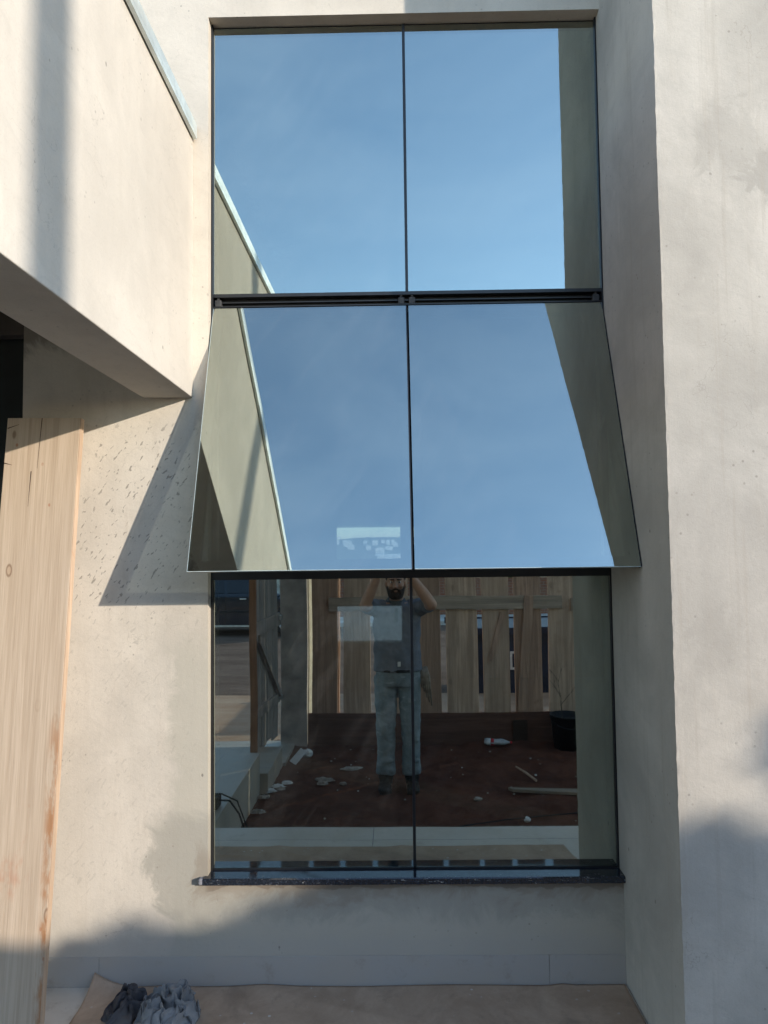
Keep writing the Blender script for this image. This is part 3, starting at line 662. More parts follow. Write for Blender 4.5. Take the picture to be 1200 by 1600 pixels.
for i, (x, y, r) in enumerate(((-.93, -3.02, .05), (-.87, -3.10, .042), (-.97, -2.92, .045), (-.90, -2.96, .035), (-.60, -3.18, .05), (-.54, -3.16, .045), (-.58, -3.08, .05), (-1.0, -2.78, .045), (-.985, -2.48, .05))):
    mb = MB().ell((0, 0, 0), (1, 1, 1), None, 14, 9); vs = []
    for v in mb.v:
        q = Vector(v); k = 1+.6*noise.noise(q*2.3+Vector((i*5.1, 1, 0)))+.3*noise.noise(q*6+Vector((i, 7, 0)))
        vs.append((x+q.x*r*k, y+q.y*r*.6*k, SZ+.015+abs(q.z)*.022*k))
    mb.v = vs
    put(obj('paper_scrap', mb, M['white'] if i in (0, 1, 2) else M['paper']), (x, y, SZ), 'crumpled scrap of pale paper littering the soil beside the tiled steps', 'paper scrap', 'paper scraps on the soil by the steps')
for i in range(70):
    x = rnd.uniform(-.9, 1.7); y = rnd.uniform(-4.1, -1.7); r = rnd.uniform(.004, .012)
    if -.5 < x < .5 and y < -2.7: r *= .8
    o = chip((x, y, SZ+.006), r, r*.6, i*1.7+20, M['paper'] if i % 5 else M['white'], .8, 'pebble')
    put(o, (x, y, SZ), 'tiny pale pebble scattered on the red soil', 'pebble', 'pebbles scattered over the soil')
# bits of wood
pb = MB().prism([(.862, -2.93), (.895, -2.885), (1.75, -2.74), (1.74, -2.86)], 2, SZ+.012, SZ+.034)
put(obj('short_board', pb, wood('pale_offcut', (.36, .29, .22), 0, .35), bevel=.002), (1.3, -2.85, SZ), 'pale pointed board lying flat on the soil beside the pillar', 'board')
put(obj('stick', MB().tube([(1.02, -3.47, SZ+.02), (1.07, -3.28, SZ+.03), (1.12, -3.12, SZ+.02)], [.008, .010, .009], 8), M['fence']), (1.07, -3.28, SZ), 'thin grey stick lying on the soil behind the pale board', 'stick')
put(obj('wire', MB().tube([(.22, -2.08, SZ+.01), (.45, -2.22, SZ+.02), (.75, -2.33, SZ+.015), (1.1, -2.40, SZ+.02), (1.6, -2.52, SZ+.015)], .004, 6), M['cable']), (.7, -2.3, SZ), 'thin dark wire trailing over the soil in front of the walkway', 'wire')
# bottle
b_ = thing('plastic_bottle', 'crushed plastic drink bottle with red and white label at the fence foot', 'bottle', (.93, -4.16, SZ))
def laybottle(mb, prof, c, ax):
    seg = 16; vs = []; ax = Vector(ax).normalized(); u = Vector((0, 0, 1)); v_ = ax.cross(u)
    for r, h in prof:
        for k in range(seg):
            a = 2*math.pi*k/seg; p = Vector(c)+ax*h+(u*math.cos(a)*.75+v_*math.sin(a))*r*(1+.12*math.sin(a*3+h*40)); vs.append(p)
    n = len(prof); mb.add(vs, [(i*seg+k, i*seg+(k+1) % seg, (i+1)*seg+(k+1) % seg, (i+1)*seg+k) for i in range(n-1) for k in range(seg)]); return mb
ax = (1, .15, 0); cc = (.83, -4.17, SZ+.20)
for o in (obj('bottle_body', laybottle(MB(), [(0, 0), (.036, .002), (.04, .02), (.04, .05), (.036, .13), (.04, .17), (.032, .20), (.014, .235), (.013, .25), (0, .25)], cc, ax), M['clearp'], b_, smooth=True),
          obj('label_sleeve', laybottle(MB(), [(.0385, .022), (.0415, .022), (.0415, .062), (.0385, .062)], cc, ax), M['white'], b_, smooth=True),
          obj('label_band', laybottle(MB(), [(.0385, .063), (.0418, .063), (.041, .095), (.0385, .095)], cc, ax), M['red'], b_, smooth=True),
          obj('cap', laybottle(MB(), [(0, .250), (.015, .250), (.015, .268), (0, .268)], cc, ax), M['red'], b_, smooth=True)): pass
for o in list(b_.children):
    for v in o.data.vertices: v.co.z -= .155
# bucket by the fence with twigs
bk = thing('bucket', 'black plastic bucket holding a dry twig against the last fence boards', 'bucket', (1.60, -4.08, SZ))
obj('bucket_body', MB().lathe([(.0, .02), (.115, .02), (.12, 0), (.15, .30), (.158, .30), (.158, .315), (.145, .315), (.112, .03), (0, .03)], (1.60, -4.08, SZ)), M['bucket'], bk, smooth=True)
obj('bucket_handle', MB().tube([(1.60+.158*math.cos(a), -4.08+.158*math.sin(a)*.98, SZ+.30-.09*math.sin(a)) for a in [i*math.pi/12 for i in range(13)]], .004, 6), M['rubber'], bk)
mb = MB(); r3 = random.Random(3)
def twig(mb, p, d, l, r, n):
    q = p+d*l; mb.tube([p, q], [r, r*.6], 5)
    if n:
        for _ in range(3): twig(mb, p+d*l*r3.uniform(.5, 1), (d+Vector((r3.uniform(-.8, .8), r3.uniform(-.4, .4), r3.uniform(-.2, .4)))).normalized(), l*.6, r*.6, n-1)
twig(mb, Vector((1.58, -4.08, SZ+.05)), Vector((-.1, 0, 1)).normalized(), .38, .004, 3)
put(obj('twig', mb, M['bark']), (1.58, -4.08, SZ+.03), 'dry branching twig standing in the black bucket', 'twig')
# cable reel end on the path
ad = thing('power_adapter', 'black power adapter with dark looping cords on the raised path edge', 'adapter', (-1.12, -1.75, FZ))
obj('adapter_body', MB().box(-1.17, -1.085, -1.80, -1.70, FZ+.002, FZ+.075), M['rubber'], ad, bevel=.008)
obj('cord', MB().tube([(-1.09, -1.74, FZ+.05), (-1.02, -1.74, FZ+.045), (-.97, -1.78, FZ-.05), (-.93, -1.86, SZ+.06), (-.94, -1.95, SZ+.015), (-.99, -2.0, SZ+.01)], .006, 8), M['cable'], ad, smooth=True)
obj('cord', MB().tube([(-1.16, -1.72, FZ+.07), (-1.06, -1.70, FZ+.10), (-.97, -1.72, FZ+.05), (-.92, -1.80, SZ+.16), (-.90, -1.92, SZ+.02)], .005, 8), M['cable'], ad, smooth=True)
lp = [(-.985+.045*math.cos(a), -1.62, SZ+.26+.06*math.sin(a)) for a in [i*.45 for i in range(13)]]
obj('cord', MB().tube([(-.985+.05*math.cos(a), -1.84+.02*a, SZ+.07+.06*math.sin(a)) for a in [i*.5 for i in range(13)]], .005, 8), M['cable'], ad, smooth=True)
put(obj('socket_block', MB().obox((-.915, -2.04, SZ+.03), .075, .05, .045, Matrix.Rotation(R(-12), 3, 'Z')), M['white'], bevel=.005), (-.915, -2.04, SZ), 'white socket block at the cord end on the soil by the walkway', 'socket')

# ------------------------------------------------------------------ street beyond: skip, car, wall, house, plants, pole
sk_ = thing('skip', 'low navy steel rubble skip with white stencil marks standing beyond the fence', 'skip', (1.9, -7.5, -1.9))
X0, X1, Y0, Y1, ZB_, ZT_ = .78, 3.3, -8.2, -6.75, -1.93, -1.06
vs = [(X0+.25, Y0+.1, ZB_), (X1-.25, Y0+.1, ZB_), (X1-.25, Y1-.0, ZB_), (X0+.25, Y1, ZB_), (X0, Y0, ZT_), (X1, Y0, ZT_), (X1, Y1, ZT_), (X0, Y1, ZT_)]
obj('skip_body', MB().add(vs, [(0,3,2,1),(0,1,5,4),(1,2,6,5),(2,3,7,6),(3,0,4,7),(4,5,6,7)]), M['skip'], sk_, bevel=.01)
obj('skip_rim', MB().box(X0-.03, X1+.03, Y1+.001, Y1+.05, ZT_-.07, ZT_+.02).box(X0-.03, X1+.03, Y0-.05, Y0-.001, ZT_-.07, ZT_+.02), M['skip'], sk_, bevel=.006)
for xx in (1.02, 2.9): obj('skip_rib', MB().box(xx, xx+.06, Y1+.001, Y1+.045, ZB_+.02, ZT_-.071), M['skip'], sk_)
st = MB(); rs = random.Random(11)
for i in range(9):
    xx = 1.15+i*.18; zz = -1.62+.02*rs.random(); hh = .24
    k = i % 4
    y_ = Y1+.0015
    if k == 0: st.box(xx, xx+.03, y_, y_+.003, zz, zz+hh)
    elif k == 1: st.box(xx, xx+.12, y_, y_+.003, zz+hh-.03, zz+hh).box(xx+.09, xx+.12, y_, y_+.003, zz, zz+hh-.0301)
    elif k == 2: st.box(xx, xx+.12, y_, y_+.003, zz, zz+.03).box(xx, xx+.12, y_, y_+.003, zz+hh-.03, zz+hh).box(xx, xx+.03, y_, y_+.003, zz+.0301, zz+hh-.0301).box(xx+.09, xx+.12, y_, y_+.003, zz+.0301, zz+hh-.0301)
    else: st.box(xx, xx+.03, y_, y_+.003, zz, zz+hh).box(xx+.0301, xx+.12, y_, y_+.003, zz+hh/2, zz+hh/2+.03)
obj('stencil_marks', st, M['letter'], sk_)

car = thing('car', 'dark blue-black hatchback parked across the dusty road beyond the open gate', 'car', (-3.2, -14.2, -2.0))
CX0, CY = -5.75, -14.25     # rear x, near side y
def car_section(hw_pts): pass
prof_body = [(0.05, .30), (0.0, .55), (.04, .85), (.25, .93), (1.2, .95), (2.7, .93), (3.35, .86), (3.85, .74), (4.0, .58), (4.02, .32), (3.9, .24), (.15, .24)]
prof_roof = [(.10, .93), (.30, 1.25), (.62, 1.41), (1.3, 1.46), (2.0, 1.43), (2.5, 1.30), (3.05, .92)]
def car_hull(prof, tuck, wd):
    mb = MB(); n = len(prof); rows = []
    for q, sc in ((0, 0), (.10, 1), (wd-.10, 1), (wd, 0)):
        row = []
        for (x, z) in prof:
            sh = (1-sc)*.05
            xx = x+(sh if x < 2 else -sh); zz = z-(1-sc)*(.03)
            inn = tuck*max(0, (z-.9))/.55
            yy = q+inn*(1 if q < wd/2 else -1)
            row.append((CX0+xx, CY-yy, -2.0+zz))
        rows.append(row)
    for r_ in rows: mb.v += r_
    for j in range(3):
        for i in range(n): mb.f.append((j*n+i, j*n+(i+1) % n, (j+1)*n+(i+1) % n, (j+1)*n+i))
    mb.f.append(tuple(range(n))[::-1]); mb.f.append(tuple(range(3*n, 4*n))); return mb
obj('body', car_hull(prof_body, 0, 1.68), M['carpaint'], car, bevel=.02, smooth=False)
obj('cabin', car_hull(prof_roof, .22, 1.68), M['carpaint'], car, bevel=.02)
def car_pane(pts, name='side_window'):
    vs = []
    for x, z in pts:
        inn = .22*max(0, z-.9)/.55-.006+.0; vs.append((CX0+x, CY-inn+.004, -2.0+z))
    b = MB(); n = len(vs); b.v = vs+[(x, y-.02, z) for x, y, z in vs]
    b.f = [tuple(range(n)), tuple(range(n, 2*n))[::-1]]+[(i, (i+1) % n, n+(i+1) % n, n+i) for i in range(n)]
    obj(name, b, M['carglass'], car)
car_pane([(.42, .98), (.52, 1.22), (.75, 1.33), (1.0, 1.35), (1.0, .98)]); car_pane([(1.07, .98), (1.07, 1.355), (1.65, 1.36), (1.72, .98)]); car_pane([(1.79, .98), (1.73, 1.355), (2.05, 1.33), (2.42, 1.2), (2.72, .98)])
for wx in (.82, 3.22):
    wh = obj('wheel', MB().lathe([(0, -.02), (.20, -.02), (.205, .0), (.205, .17), (0, .17)], (CX0+wx, CY-.15, -2.0+.31), 'y'), M['rubber'], car)
    obj('tyre', MB().lathe([(.206, -.01), (.30, 0), (.315, .03), (.315, .14), (.30, .17), (.206, .175)], (CX0+wx, CY-.15, -2.0+.31), 'y', 32), M['rubber'], wh, smooth=True)
    rim = MB().lathe([(.17, .176), (.204, .182), (.204, .1715)], (CX0+wx, CY-.15, -2.0+.31), 'y', 32)
    for k in range(7):
        a = 2*math.pi*k/7; c0 = Vector((CX0+wx, CY+.026, -1.69)); d = Vector((math.cos(a), 0, math.sin(a))); rim.tube([c0+d*.02, c0+d*.185], [.022, .016], 6)
    obj('rim', rim, M['chrome'], wh)
    arc = [(CX0+wx+.36*math.cos(a), CY+.012, -1.69+.36*math.sin(a)) for a in [i*math.pi/14 for i in range(15)]]
    obj('wheel_arch', MB().tube(arc, .018, 6), M['rubber'], car)
for wx in (.82, 3.22):
    wh = obj('wheel', MB().lathe([(0, -.02), (.315, -.02), (.315, .16), (0, .16)], (CX0+wx, CY-1.62, -2.0+.31), 'y'), M['rubber'], car, smooth=False)
obj('sill_glint', MB().box(CX0+1.2, CX0+2.85, CY+.001, CY+.03, -1.78, -1.74), M['chrome'], car)  # chrome strip stands in for the light reflected along the car's sill
obj('side_moulding', MB().box(CX0+1.2, CX0+2.85, CY+.001, CY+.014, -1.46, -1.42), M['rubber'], car)
for hx in (1.25, 2.1): obj('door_handle', MB().box(CX0+hx, CX0+hx+.16, CY+.001, CY+.03, -1.17, -1.14), M['chrome'], car, bevel=.004)
for dx in (1.03, 1.75, 2.78): obj('door_seam', MB().box(CX0+dx, CX0+dx+.008, CY+.0005, CY+.003, -1.70, -1.08), M['crack'], car)
obj('headlight', MB().box(CX0+3.72, CX0+3.93, CY-.30, CY+.004, -1.40, -1.28), M['white'], car, bevel=.01); obj('tail_light', MB().box(CX0+.0, CX0+.12, CY-.25, CY+.004, -1.35, -1.10), M['tail'], car, bevel=.01)
obj('mirror', MB().ell((CX0+2.65, CY+.10, -1.02), (.09, .10, .06)), M['carpaint'], car, smooth=True)

bw = obj('brick_wall', MB().box(-1.6, 14, -18.2, -18.0, -1.93, -.9).box(-1.65, 14, -18.23, -17.97, -.899, -.85), M['brick'])
put(bw, (6, -18.1, -1.93), 'low red brick garden wall on the far side of the street', 'wall')
cw = obj('garden_wall', MB().box(-16, -1.62, -18.25, -18.03, -1.93, -.45).box(-16, -1.62, -18.29, -17.99, -.449, -.39), M['creamwall'])
put(cw, (-9, -18.1, -1.93), 'pale cream street wall standing behind the parked car', 'wall')
hs = thing('brick_house', 'plain brick house with clay tiled roof across the street', 'house', (1.0, -25, -1.9))
obj('wall', MB().box(-1.8, 2.6, -29, -23.5, -2.2, .9), M['brick'], hs)
rf = MB().prism([(-2.2, .9), (3.0, .9), (.4, 2.0)], 1, -29.4, -23.1); obj('roof', rf, M['roof'], hs)
for wx in (-1.1, 1.2):
    wn = obj('window', MB().box(wx, wx+1.0, -23.499, -23.44, -1.0, .1), M['white'], hs); obj('pane', MB().box(wx+.07, wx+.93, -23.439, -23.42, -.93, .03), M['winglass'], wn)
obj('door', MB().box(.2, 1.0, -23.499, -23.44, -1.95, .1), M['gateedge'], hs)
hs2 = thing('plastered_house', 'cream plastered house with clay roof behind the cream street wall', 'house', (-8, -25, -1.9))
obj('wall', MB().box(-13, -4, -29, -23, -2.2, 1.0), M['creamwall'], hs2); obj('roof', MB().prism([(-13.5, 1.0), (-3.5, 1.0), (-8.5, 2.2)], 1, -29.5, -22.5), M['roof'], hs2)
for wx in (-11.5, -7): 
    wn = obj('window', MB().box(wx, wx+1.2, -22.999, -22.94, -.9, .2), M['white'], hs2); obj('pane', MB().box(wx+.07, wx+1.13, -22.939, -22.92, -.83, .13), M['winglass'], wn)

# plants
def foliage(mb, c, r, n, size, rr, lumps=9, flat=1.):
    cs = []
    for _ in range(lumps):
        d = Vector((rr.gauss(0, 1), rr.gauss(0, 1), rr.gauss(0, 1))).normalized()*rr.uniform(.25, .85)
        cs.append((Vector((d.x*r[0], d.y*r[1], d.z*r[2])), rr.uniform(.16, .36)))
    for _ in range(n):
        cc_, k = rr.choice(cs); d = Vector((rr.gauss(0, 1), rr.gauss(0, 1), rr.gauss(0, 1))).normalized()*(rr.random()**.4)
        p = Vector(c)+cc_+Vector((d.x*r[0]*k, d.y*r[1]*k, d.z*r[2]*k))
        u = Vector((rr.gauss(0, 1), rr.gauss(0, 1), rr.gauss(0, 1))).normalized(); v = u.orthogonal().normalized(); s_ = size*rr.uniform(.6, 1.3)
        a = rr.uniform(0, 6.28); v = (v*math.cos(a)+u.cross(v)*math.sin(a)); w3 = u.cross(v)
        mb.add([p-v*s_, p+w3*s_*.38, p+v*s_, p-w3*s_*.38], [(0, 1, 2, 3)])
def tree(name, label, cat, x, y, z0, ztrunk, cz, r, n, size, seed, mat='leaf', trunk=.08, group=None):
    rr = random.Random(seed); t_ = thing(name, label, cat, (x, y, z0), group)
    mb = MB(); mb.tube([(x, y, z0-.1), (x+.05, y, (z0+ztrunk)/2), (x, y+.04, ztrunk), (x, y, cz)], [trunk*1.3, trunk, trunk*.8, trunk*.3], 9)
    for k in range(7):
        a = rr.uniform(0, 6.28); zz = rr.uniform(ztrunk-.2, cz); e = Vector((x+math.cos(a)*r[0]*.7, y+math.sin(a)*r[1]*.7, cz+rr.uniform(-.4, .6)*r[2]))
        s0 = Vector((x, y, zz)); mb.tube([s0, s0.lerp(e, .5)+Vector((0, 0, .08)), e], [trunk*.45, trunk*.3, trunk*.12], 6)
    obj('trunk', mb, M['bark'], t_, smooth=True)
    fo = MB(); foliage(fo, (x, y, cz), r, n, size, rr, 24); obj('crown', fo, M[mat], t_)
    return t_
tree('bush', 'bright green bush standing right behind the low brick wall across the street', 'bush', 3.6, -19.2, -1.9, -1.4, -.45, (1.4, .8, .95), 2600, .10, 5, 'leafy', .05)
tree('bush', 'darker green bush further right behind the low brick wall', 'bush', 6.2, -19.6, -1.9, -1.4, -.3, (1.5, .9, 1.0), 2600, .10, 6, 'leaf', .05)
# trees on the sidewalk to the right, outside the glass: they shade the lower walls
tree('street_tree', 'bushy street tree on the sidewalk beside the utility pole', 'tree', 7.85, -5.9, -1.9, -.2, .95, (.75, .5, .58), 7000, .045, 21, 'leaf', .06)
tree('street_tree', 'young street tree behind the far right end of the fence', 'tree', 8.70, -5.8, -1.9, -.2, 1.34, (.82, .55, .70), 7500, .05, 22, 'leaf', .06)
# utility pole with service drop
up = thing('utility_pole', 'slim grey concrete utility pole on the street sidewalk', 'pole', (6.13, -6.10, -1.9))
obj('shaft', MB().tube([(6.13, -6.10, -2.0), (6.13, -6.10, 6.2)], [.10, .066], 18), M['concrete'], up, smooth=True)
obj('crossarm', MB().box(5.45, 6.85, -6.26, -6.18, 5.7, 5.8), M['bark'], up)
for xx in (5.5, 5.9, 6.4, 6.8): obj('insulator', MB().lathe([(0, 0), (.03, 0), (.045, .03), (.03, .05), (.045, .08), (.02, .11), (0, .11)], (xx, -6.22, 5.8), 'z', 12), M['white'], up, smooth=True)
A_, B_ = Vector((6.08, -6.05, 5.4)), Vector((-1.0, -4.36, .72))
cb = [A_.lerp(B_, i/24)-Vector((0, 0, .35*math.sin(math.pi*i/24))) for i in range(25)]
put(obj('service_cable', MB().tube(cb, .007, 6), M['cable'], smooth=True), (2.5, -5.2, 2.0), 'thin black service cable sagging down from the utility pole', 'cable')

# ------------------------------------------------------------------ behind the house (seen faintly through the glass)
put(obj('white_shed', MB().box(-.75, .55, 30, 33, -1.7, -.32).box(-.85, .65, 29.9, 33.1, -.319, -.25), M['white']), (-.1, 31.5, -1.62), 'small flat-roofed white shed far behind the house, seen through the glass', 'shed')
put(obj('yard_wall', MB().box(-2.2, .7, 26, 26.15, -1.7, -.75), M['white']), (-.8, 26, -1.62), 'low white yard wall far behind the house in front of the shed', 'wall')
put(obj('lamp_post', MB().tube([(-2.6, 28, -1.7), (-2.6, 28, .35), (-2.55, 28, .45), (-2.3, 28, .5)], .035, 8), M['white']), (-2.6, 28, -1.62), 'white lamp post in the yard behind the house', 'lamp post')
rr = random.Random(5)
for i in range(26):
    x = rr.uniform(-16, 4); y = rr.uniform(95, 150); u = (y-70)/160
    z = -1.9+5.5*math.sin(min(1, u*1.3)*math.pi/2)*(.72+.5*noise.noise(Vector((x*.02, y*.012, 1))))+.2
    w_ = rr.uniform(.7, 1.3); hgt = rr.uniform(.35, .6)
    mb = MB().box(x-w_/2, x+w_/2, y, y+1.0, z-.6, z+hgt).prism([(x-w_/2-.08, z+hgt+.002), (x+w_/2+.08, z+hgt+.002), (x, z+hgt+.22)], 1, y-.06, y+1.06)
    put(obj('hill_house', mb, M['white']), (x, y, z-.6), 'tiny pale house on the distant hillside seen through the glass', 'house', 'houses on the distant hillside')

# ------------------------------------------------------------------ the man taking the picture (stands behind the lens, seen in the glass)
PX, PY = .02, -2.99
man = thing('person', 'bearded man in grey polo shirt and faded jeans raising a phone, seen in the glass', 'person', (PX, PY, SZ))
def loft(mb, rows, seg=28, sup=2.4):
    """rows of (z, cx, cy, rx, ry): superelliptic rings"""
    vs = []
    for (z, cx, cy, rx, ry) in rows:
        for k in range(seg):
            a = 2*math.pi*k/seg; c_, s_ = math.cos(a), math.sin(a)
            vs.append((cx+rx*math.copysign(abs(c_)**(2/sup), c_), cy+ry*math.copysign(abs(s_)**(2/sup), s_), z))
    n = len(rows)
    return mb.add(vs, [(i*seg+k, i*seg+(k+1) % seg, (i+1)*seg+(k+1) % seg, (i+1)*seg+k) for i in range(n-1) for k in range(seg)]+[tuple(range(seg))[::-1], tuple(range((n-1)*seg, n*seg))])
shN, shP = Vector((PX-.165, PY+.01, -.455)), Vector((PX+.165, PY+.01, -.455))
elN, elP = Vector((-.225, -2.78, -.43)), Vector((.283, -2.80, -.43))
wrN, wrP = Vector((-.118, -2.735, -.185)), Vector((.105, -2.735, -.180))
body = MB()
loft(body, [(-1.02, PX, PY, .15, .10), (-.90, PX, PY, .155, .105), (-.75, PX, PY, .145, .10), (-.60, PX, PY, .160, .105), (-.48, PX, PY, .155, .095), (-.42, PX, PY, .10, .07)])
body.cone((PX, PY-.005, -.46), (PX-.004, PY+.01, -.36), .060, .056)           # neck
HX, HY, HZ = PX-.008, PY+.025, -.262                                          # centre of the head at eye height
body.ell((HX, HY-.015, HZ+.030), (.076, .094, .088))                          # cranium
body.ell((HX, HY+.008, HZ-.025), (.064, .078, .080))                          # face
body.ell((HX, HY+.030, HZ-.085), (.046, .050, .042))                          # jaw / chin
body.ell((HX, HY+.072, HZ+.022), (.052, .018, .012))                          # brow
for s in (-1, 1):
    body.ell((HX+s*.040, HY+.062, HZ-.030), (.022, .020, .020))               # cheekbone
    body.ell((HX+s*.077, HY-.010, HZ-.018), (.010, .020, .032))               # ear
body.cone((HX, HY+.082, HZ+.006), (HX, HY+.100, HZ-.036), .009, .013)         # nose
body.ell((HX, HY+.090, HZ-.040), (.020, .012, .009))
body.ell((HX, HY+.080, HZ-.066), (.018, .008, .005)); body.ell((HX, HY+.078, HZ-.076), (.016, .008, .005))   # lips
for sh, el, wr in ((shN, elN, wrN), (shP, elP, wrP)):
    body.cone(sh, el, .052, .043); m_ = el.lerp(wr, .35); body.cone(el, m_, .043, .044); body.cone(m_, wr, .044, .028)
for s in (-1, 1):
    body.cone((PX+s*.085, PY, -1.0), (PX+s*.093, PY+.01, -1.37), .082, .058); body.cone((PX+s*.093, PY+.01, -1.37), (PX+s*.095, PY-.01, -1.80), .056, .038)
    body.ell((PX+s*.097, PY+.05, -1.845), (.042, .12, .030))
# hands: palm, four fingers bent round the phone edge onto its back, thumb on the screen side
PHX = -.030
for s, wr in ((-1, wrN), (1, wrP)):
    pc = Vector((PHX+s*.066, -2.728, -.105))
    ax = (pc-wr).normalized()
    body.cone(wr, pc-ax*.02, .027, .026)
    body.ell(pc, (.020, .030, .044)); body.ell(pc+Vector((-s*.006, .014, .0)), (.018, .020, .042))
    for k, ln in enumerate((.93, 1.0, .94, .78)):
        z = pc.z+.034-.022*k
        p0 = Vector((pc.x+s*.004, pc.y+.018, z)); p1 = Vector((PHX+s*.060, -2.690, z+.006)); p2 = Vector((PHX+s*(.060-.026*ln), -2.6865, z+.008)); p3 = Vector((PHX+s*(.060-.044*ln), -2.6885, z+.007))
        body.cone(p0, p1, .0100, .0090, 10); body.cone(p1, p2, .0088, .0080, 10); body.cone(p2, p3, .0080, .0070, 10)
    t0 = pc+Vector((-s*.004, -.018, -.012)); t1 = Vector((PHX+s*.050, -2.738, pc.z+.022)); t2 = Vector((PHX+s*.028, -2.730, pc.z+.046))
    body.cone(t0, t1, .013, .0110, 10); body.cone(t1, t2, .0108, .0088, 10)
o = obj('body', body, M['skin'], man); remesh(o, .0052, 3)
# hair, beard, eyes
hair = MB(); hair.ell((HX, HY-.022, HZ+.040), (.082, .096, .088)); hair.ell((HX, HY-.055, HZ-.01), (.074, .062, .075))
for i in range(60):
    a = rnd.uniform(0, 6.28); e = rnd.uniform(.2, 1.5); q = Vector((math.cos(a)*math.cos(e)*.076, math.sin(a)*math.cos(e)*.088, math.sin(e)*.086)); hair.ell(Vector((HX, HY-.022, HZ+.040))+q, (.018, .018, .012))
o = obj('hair', hair, M['hair'], man); remesh(o, .006, 1)
beard = MB()
for i in range(26):
    a = math.pi*i/25; x = math.cos(a)*.062; y = HY+.010+math.sin(a)*.062; zt = HZ-.040-.030*math.sin(a)
    beard.cone((HX+x, y, zt-.008), (HX+x*.72, y-.002, HZ-.098-.020*math.sin(a)), .013, .019, 8)
beard.ell((HX, HY+.056, HZ-.108), (.042, .034, .028)); beard.ell((HX, HY+.076, HZ-.092), (.024, .014, .010))
beard.cone((HX-.026, HY+.083, HZ-.060), (HX, HY+.091, HZ-.053), .006, .007, 8); beard.cone((HX+.026, HY+.083, HZ-.060), (HX, HY+.091, HZ-.053), .006, .007, 8)
beard.ell((HX-.034, HY+.074, HZ-.075), (.012, .010, .020)); beard.ell((HX+.034, HY+.074, HZ-.075), (.012, .010, .020))
o = obj('beard', beard, M['hair'], man); remesh(o, .005, 1)
for s in (-1, 1):
    e_ = obj('eye', MB().ell((HX+s*.030, HY+.0745, HZ), (.0125, .008, .007)), M['eye'], man, smooth=True)
    obj('iris', MB().ell((HX+s*.030, HY+.0805, HZ), (.0052, .003, .0055)), M['hair'], e_, smooth=True)
    obj('eyebrow', MB().cone((HX+s*.014, HY+.090, HZ+.019), (HX+s*.046, HY+.080, HZ+.021), .0045, .0035, 8), M['hair'], man, smooth=True)
# polo shirt
sh = MB()
loft(sh, [(-.955, PX+.005, PY, .192, .135), (-.86, PX+.003, PY, .186, .130), (-.72, PX, PY+.004, .180, .128), (-.58, PX, PY+.002, .188, .128), (-.50, PX, PY, .186, .118), (-.445, PX, PY, .150, .092), (-.415, PX, PY-.002, .090, .070)])
for a, b in ((shN, elN), (shP, elP)):
    e = a.lerp(b, .62); sh.cone(a+Vector((0, 0, -.01)), e, .070, .062); sh.tube([e, a.lerp(b, .74)], [.064, .067], 14)
    sh.ell(a.lerp(Vector((PX, PY, -.50)), .25), (.075, .075, .07))
o = obj('polo_shirt', sh, M['polo'], man); remesh(o, .0075, 2, .026, .08)
cl = MB()
cl.tube([(HX+.066*math.cos(a), PY+.004+.066*math.sin(a), -.408-.016*math.sin(a)) for a in [R(-60+30*k) for k in range(11)]], .013, 8)
cl.add([(HX-.05, PY+.078, -.405), (HX-.012, PY+.095, -.470), (HX+.006, PY+.088, -.425), (HX, PY+.075, -.415)], [(0, 1, 2, 3)]); cl.add([(HX+.05, PY+.078, -.405), (HX+.020, PY+.095, -.470), (HX+.004, PY+.088, -.425), (HX, PY+.075, -.41)], [(0, 1, 2, 3)])
obj('collar', cl, M['collar'], man, smooth=True)
obj('placket', MB().box(HX-.012, HX+.014, PY+.122, PY+.130, -.60, -.46), M['collar'], man, bevel=.002)
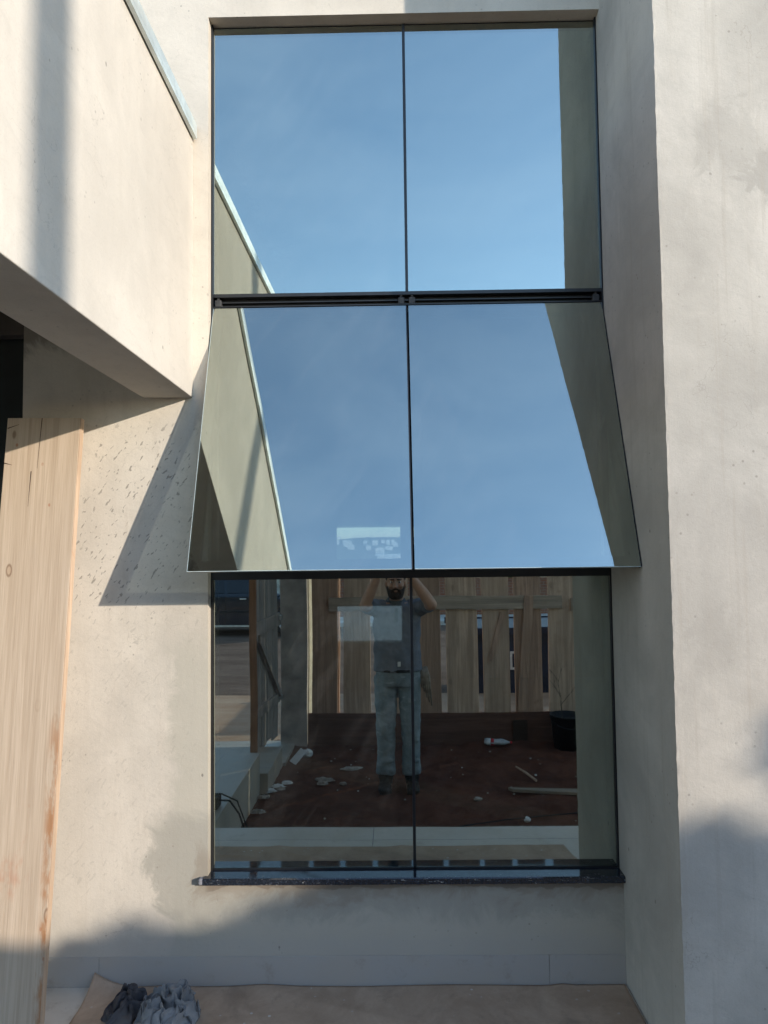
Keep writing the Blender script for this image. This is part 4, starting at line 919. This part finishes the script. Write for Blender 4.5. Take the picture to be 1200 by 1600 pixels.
# jeans
je = MB()
loft(je, [(-1.07, PX+.004, PY, .168, .112), (-1.0, PX+.004, PY, .180, .122), (-.92, PX+.003, PY, .170, .118), (-.88, PX+.002, PY, .165, .112)])
for s in (-1, 1):
    pts = [(PX+s*.090, PY, -1.0), (PX+s*.094, PY+.006, -1.18), (PX+s*.097, PY+.014, -1.37), (PX+s*.100, PY+.004, -1.45), (PX+s*.100, PY-.006, -1.62), (PX+s*.100, PY-.006, -1.725), (PX+s*.102, PY-.002, -1.765)]
    je.tube(pts, [.094, .088, .076, .074, .070, .078, .074], 18)
    for k in range(7):   # bunched folds at knee and ankle
        z = (-1.40, -1.44, -1.49, -1.66, -1.70, -1.735, -1.34)[k]; je.tube([(PX+s*.1+.06*math.cos(a), PY+.055+.02*math.sin(2*a)-.02*abs(math.cos(a)), z+.018*math.cos(a+k*2.1)) for a in [R(20+28*q) for q in range(6)]], .010, 8)
o = obj('jeans', je, M['jeans'], man); remesh(o, .0075, 1, .020, .06)
obj('belt', MB().tube([(PX+.003+.176*math.cos(a), PY+.124*math.sin(a), -.945) for a in [R(k*15) for k in range(25)]], .014, 8), M['boot'], man, smooth=True)
for s in (-1, 1):
    bt = MB(); x = PX+s*.103; bt.tube([(x, PY-.012, -1.70), (x, PY-.012, -1.80)], [.056, .060], 16); bt.ell((x, PY-.02, -1.825), (.052, .075, .050)); bt.ell((x+s*.006, PY+.07, -1.840), (.052, .105, .040)); bt.ell((x+s*.010, PY+.125, -1.842), (.050, .055, .036))
    bt.box(x-.045, x+.045, PY-.08, PY+.15, -1.878, -1.852)
    o = obj('boot', bt, M['boot'], man); remesh(o, .007, 3)
# phone at the lens, badge clip, cloth hanging from the back pocket
ph = thing('phone', 'dark smartphone held upright in front of the man\'s face with both hands', 'phone', (PHX, -2.712, -.13))
obj('phone_body', MB().box(-.068, .010, -2.7145, -2.7055, -.135, .016), M['phone'], ph, bevel=.0035)
obj('camera_bump', MB().box(-.022, .006, -2.7054, -2.7035, -.030, .010), M['phone'], ph, bevel=.001)
obj('screen', MB().box(-.0655, .0075, -2.7155, -2.7146, -.131, .012), M['carglass'], ph)
bd = obj('badge', MB().box(.020, .044, PY+.140, PY+.146, -.905, -.868), M['white'], bevel=.002); put(bd, (.032, PY+.14, -.905), 'small white badge clipped at the hem of the grey shirt', 'badge')
hc = MB(); r2 = random.Random(2)
for k in range(5):
    x0 = .205+.014*k; mz = -1.10-.035*k+.01*r2.random()
    hc.tube([(x0-.015, PY+.01, -.93), (x0, PY+.02+.01*k, -1.0), (x0+.012*k*.4+.006, PY+.02, mz)], [.010, .017, .006], 8, flat=.4)
o = obj('work_cloth', hc, M['paper'], smooth=True); put(o, (.24, PY, -1.1), 'pale strips of cloth hanging from the side pocket of the jeans', 'cloth')
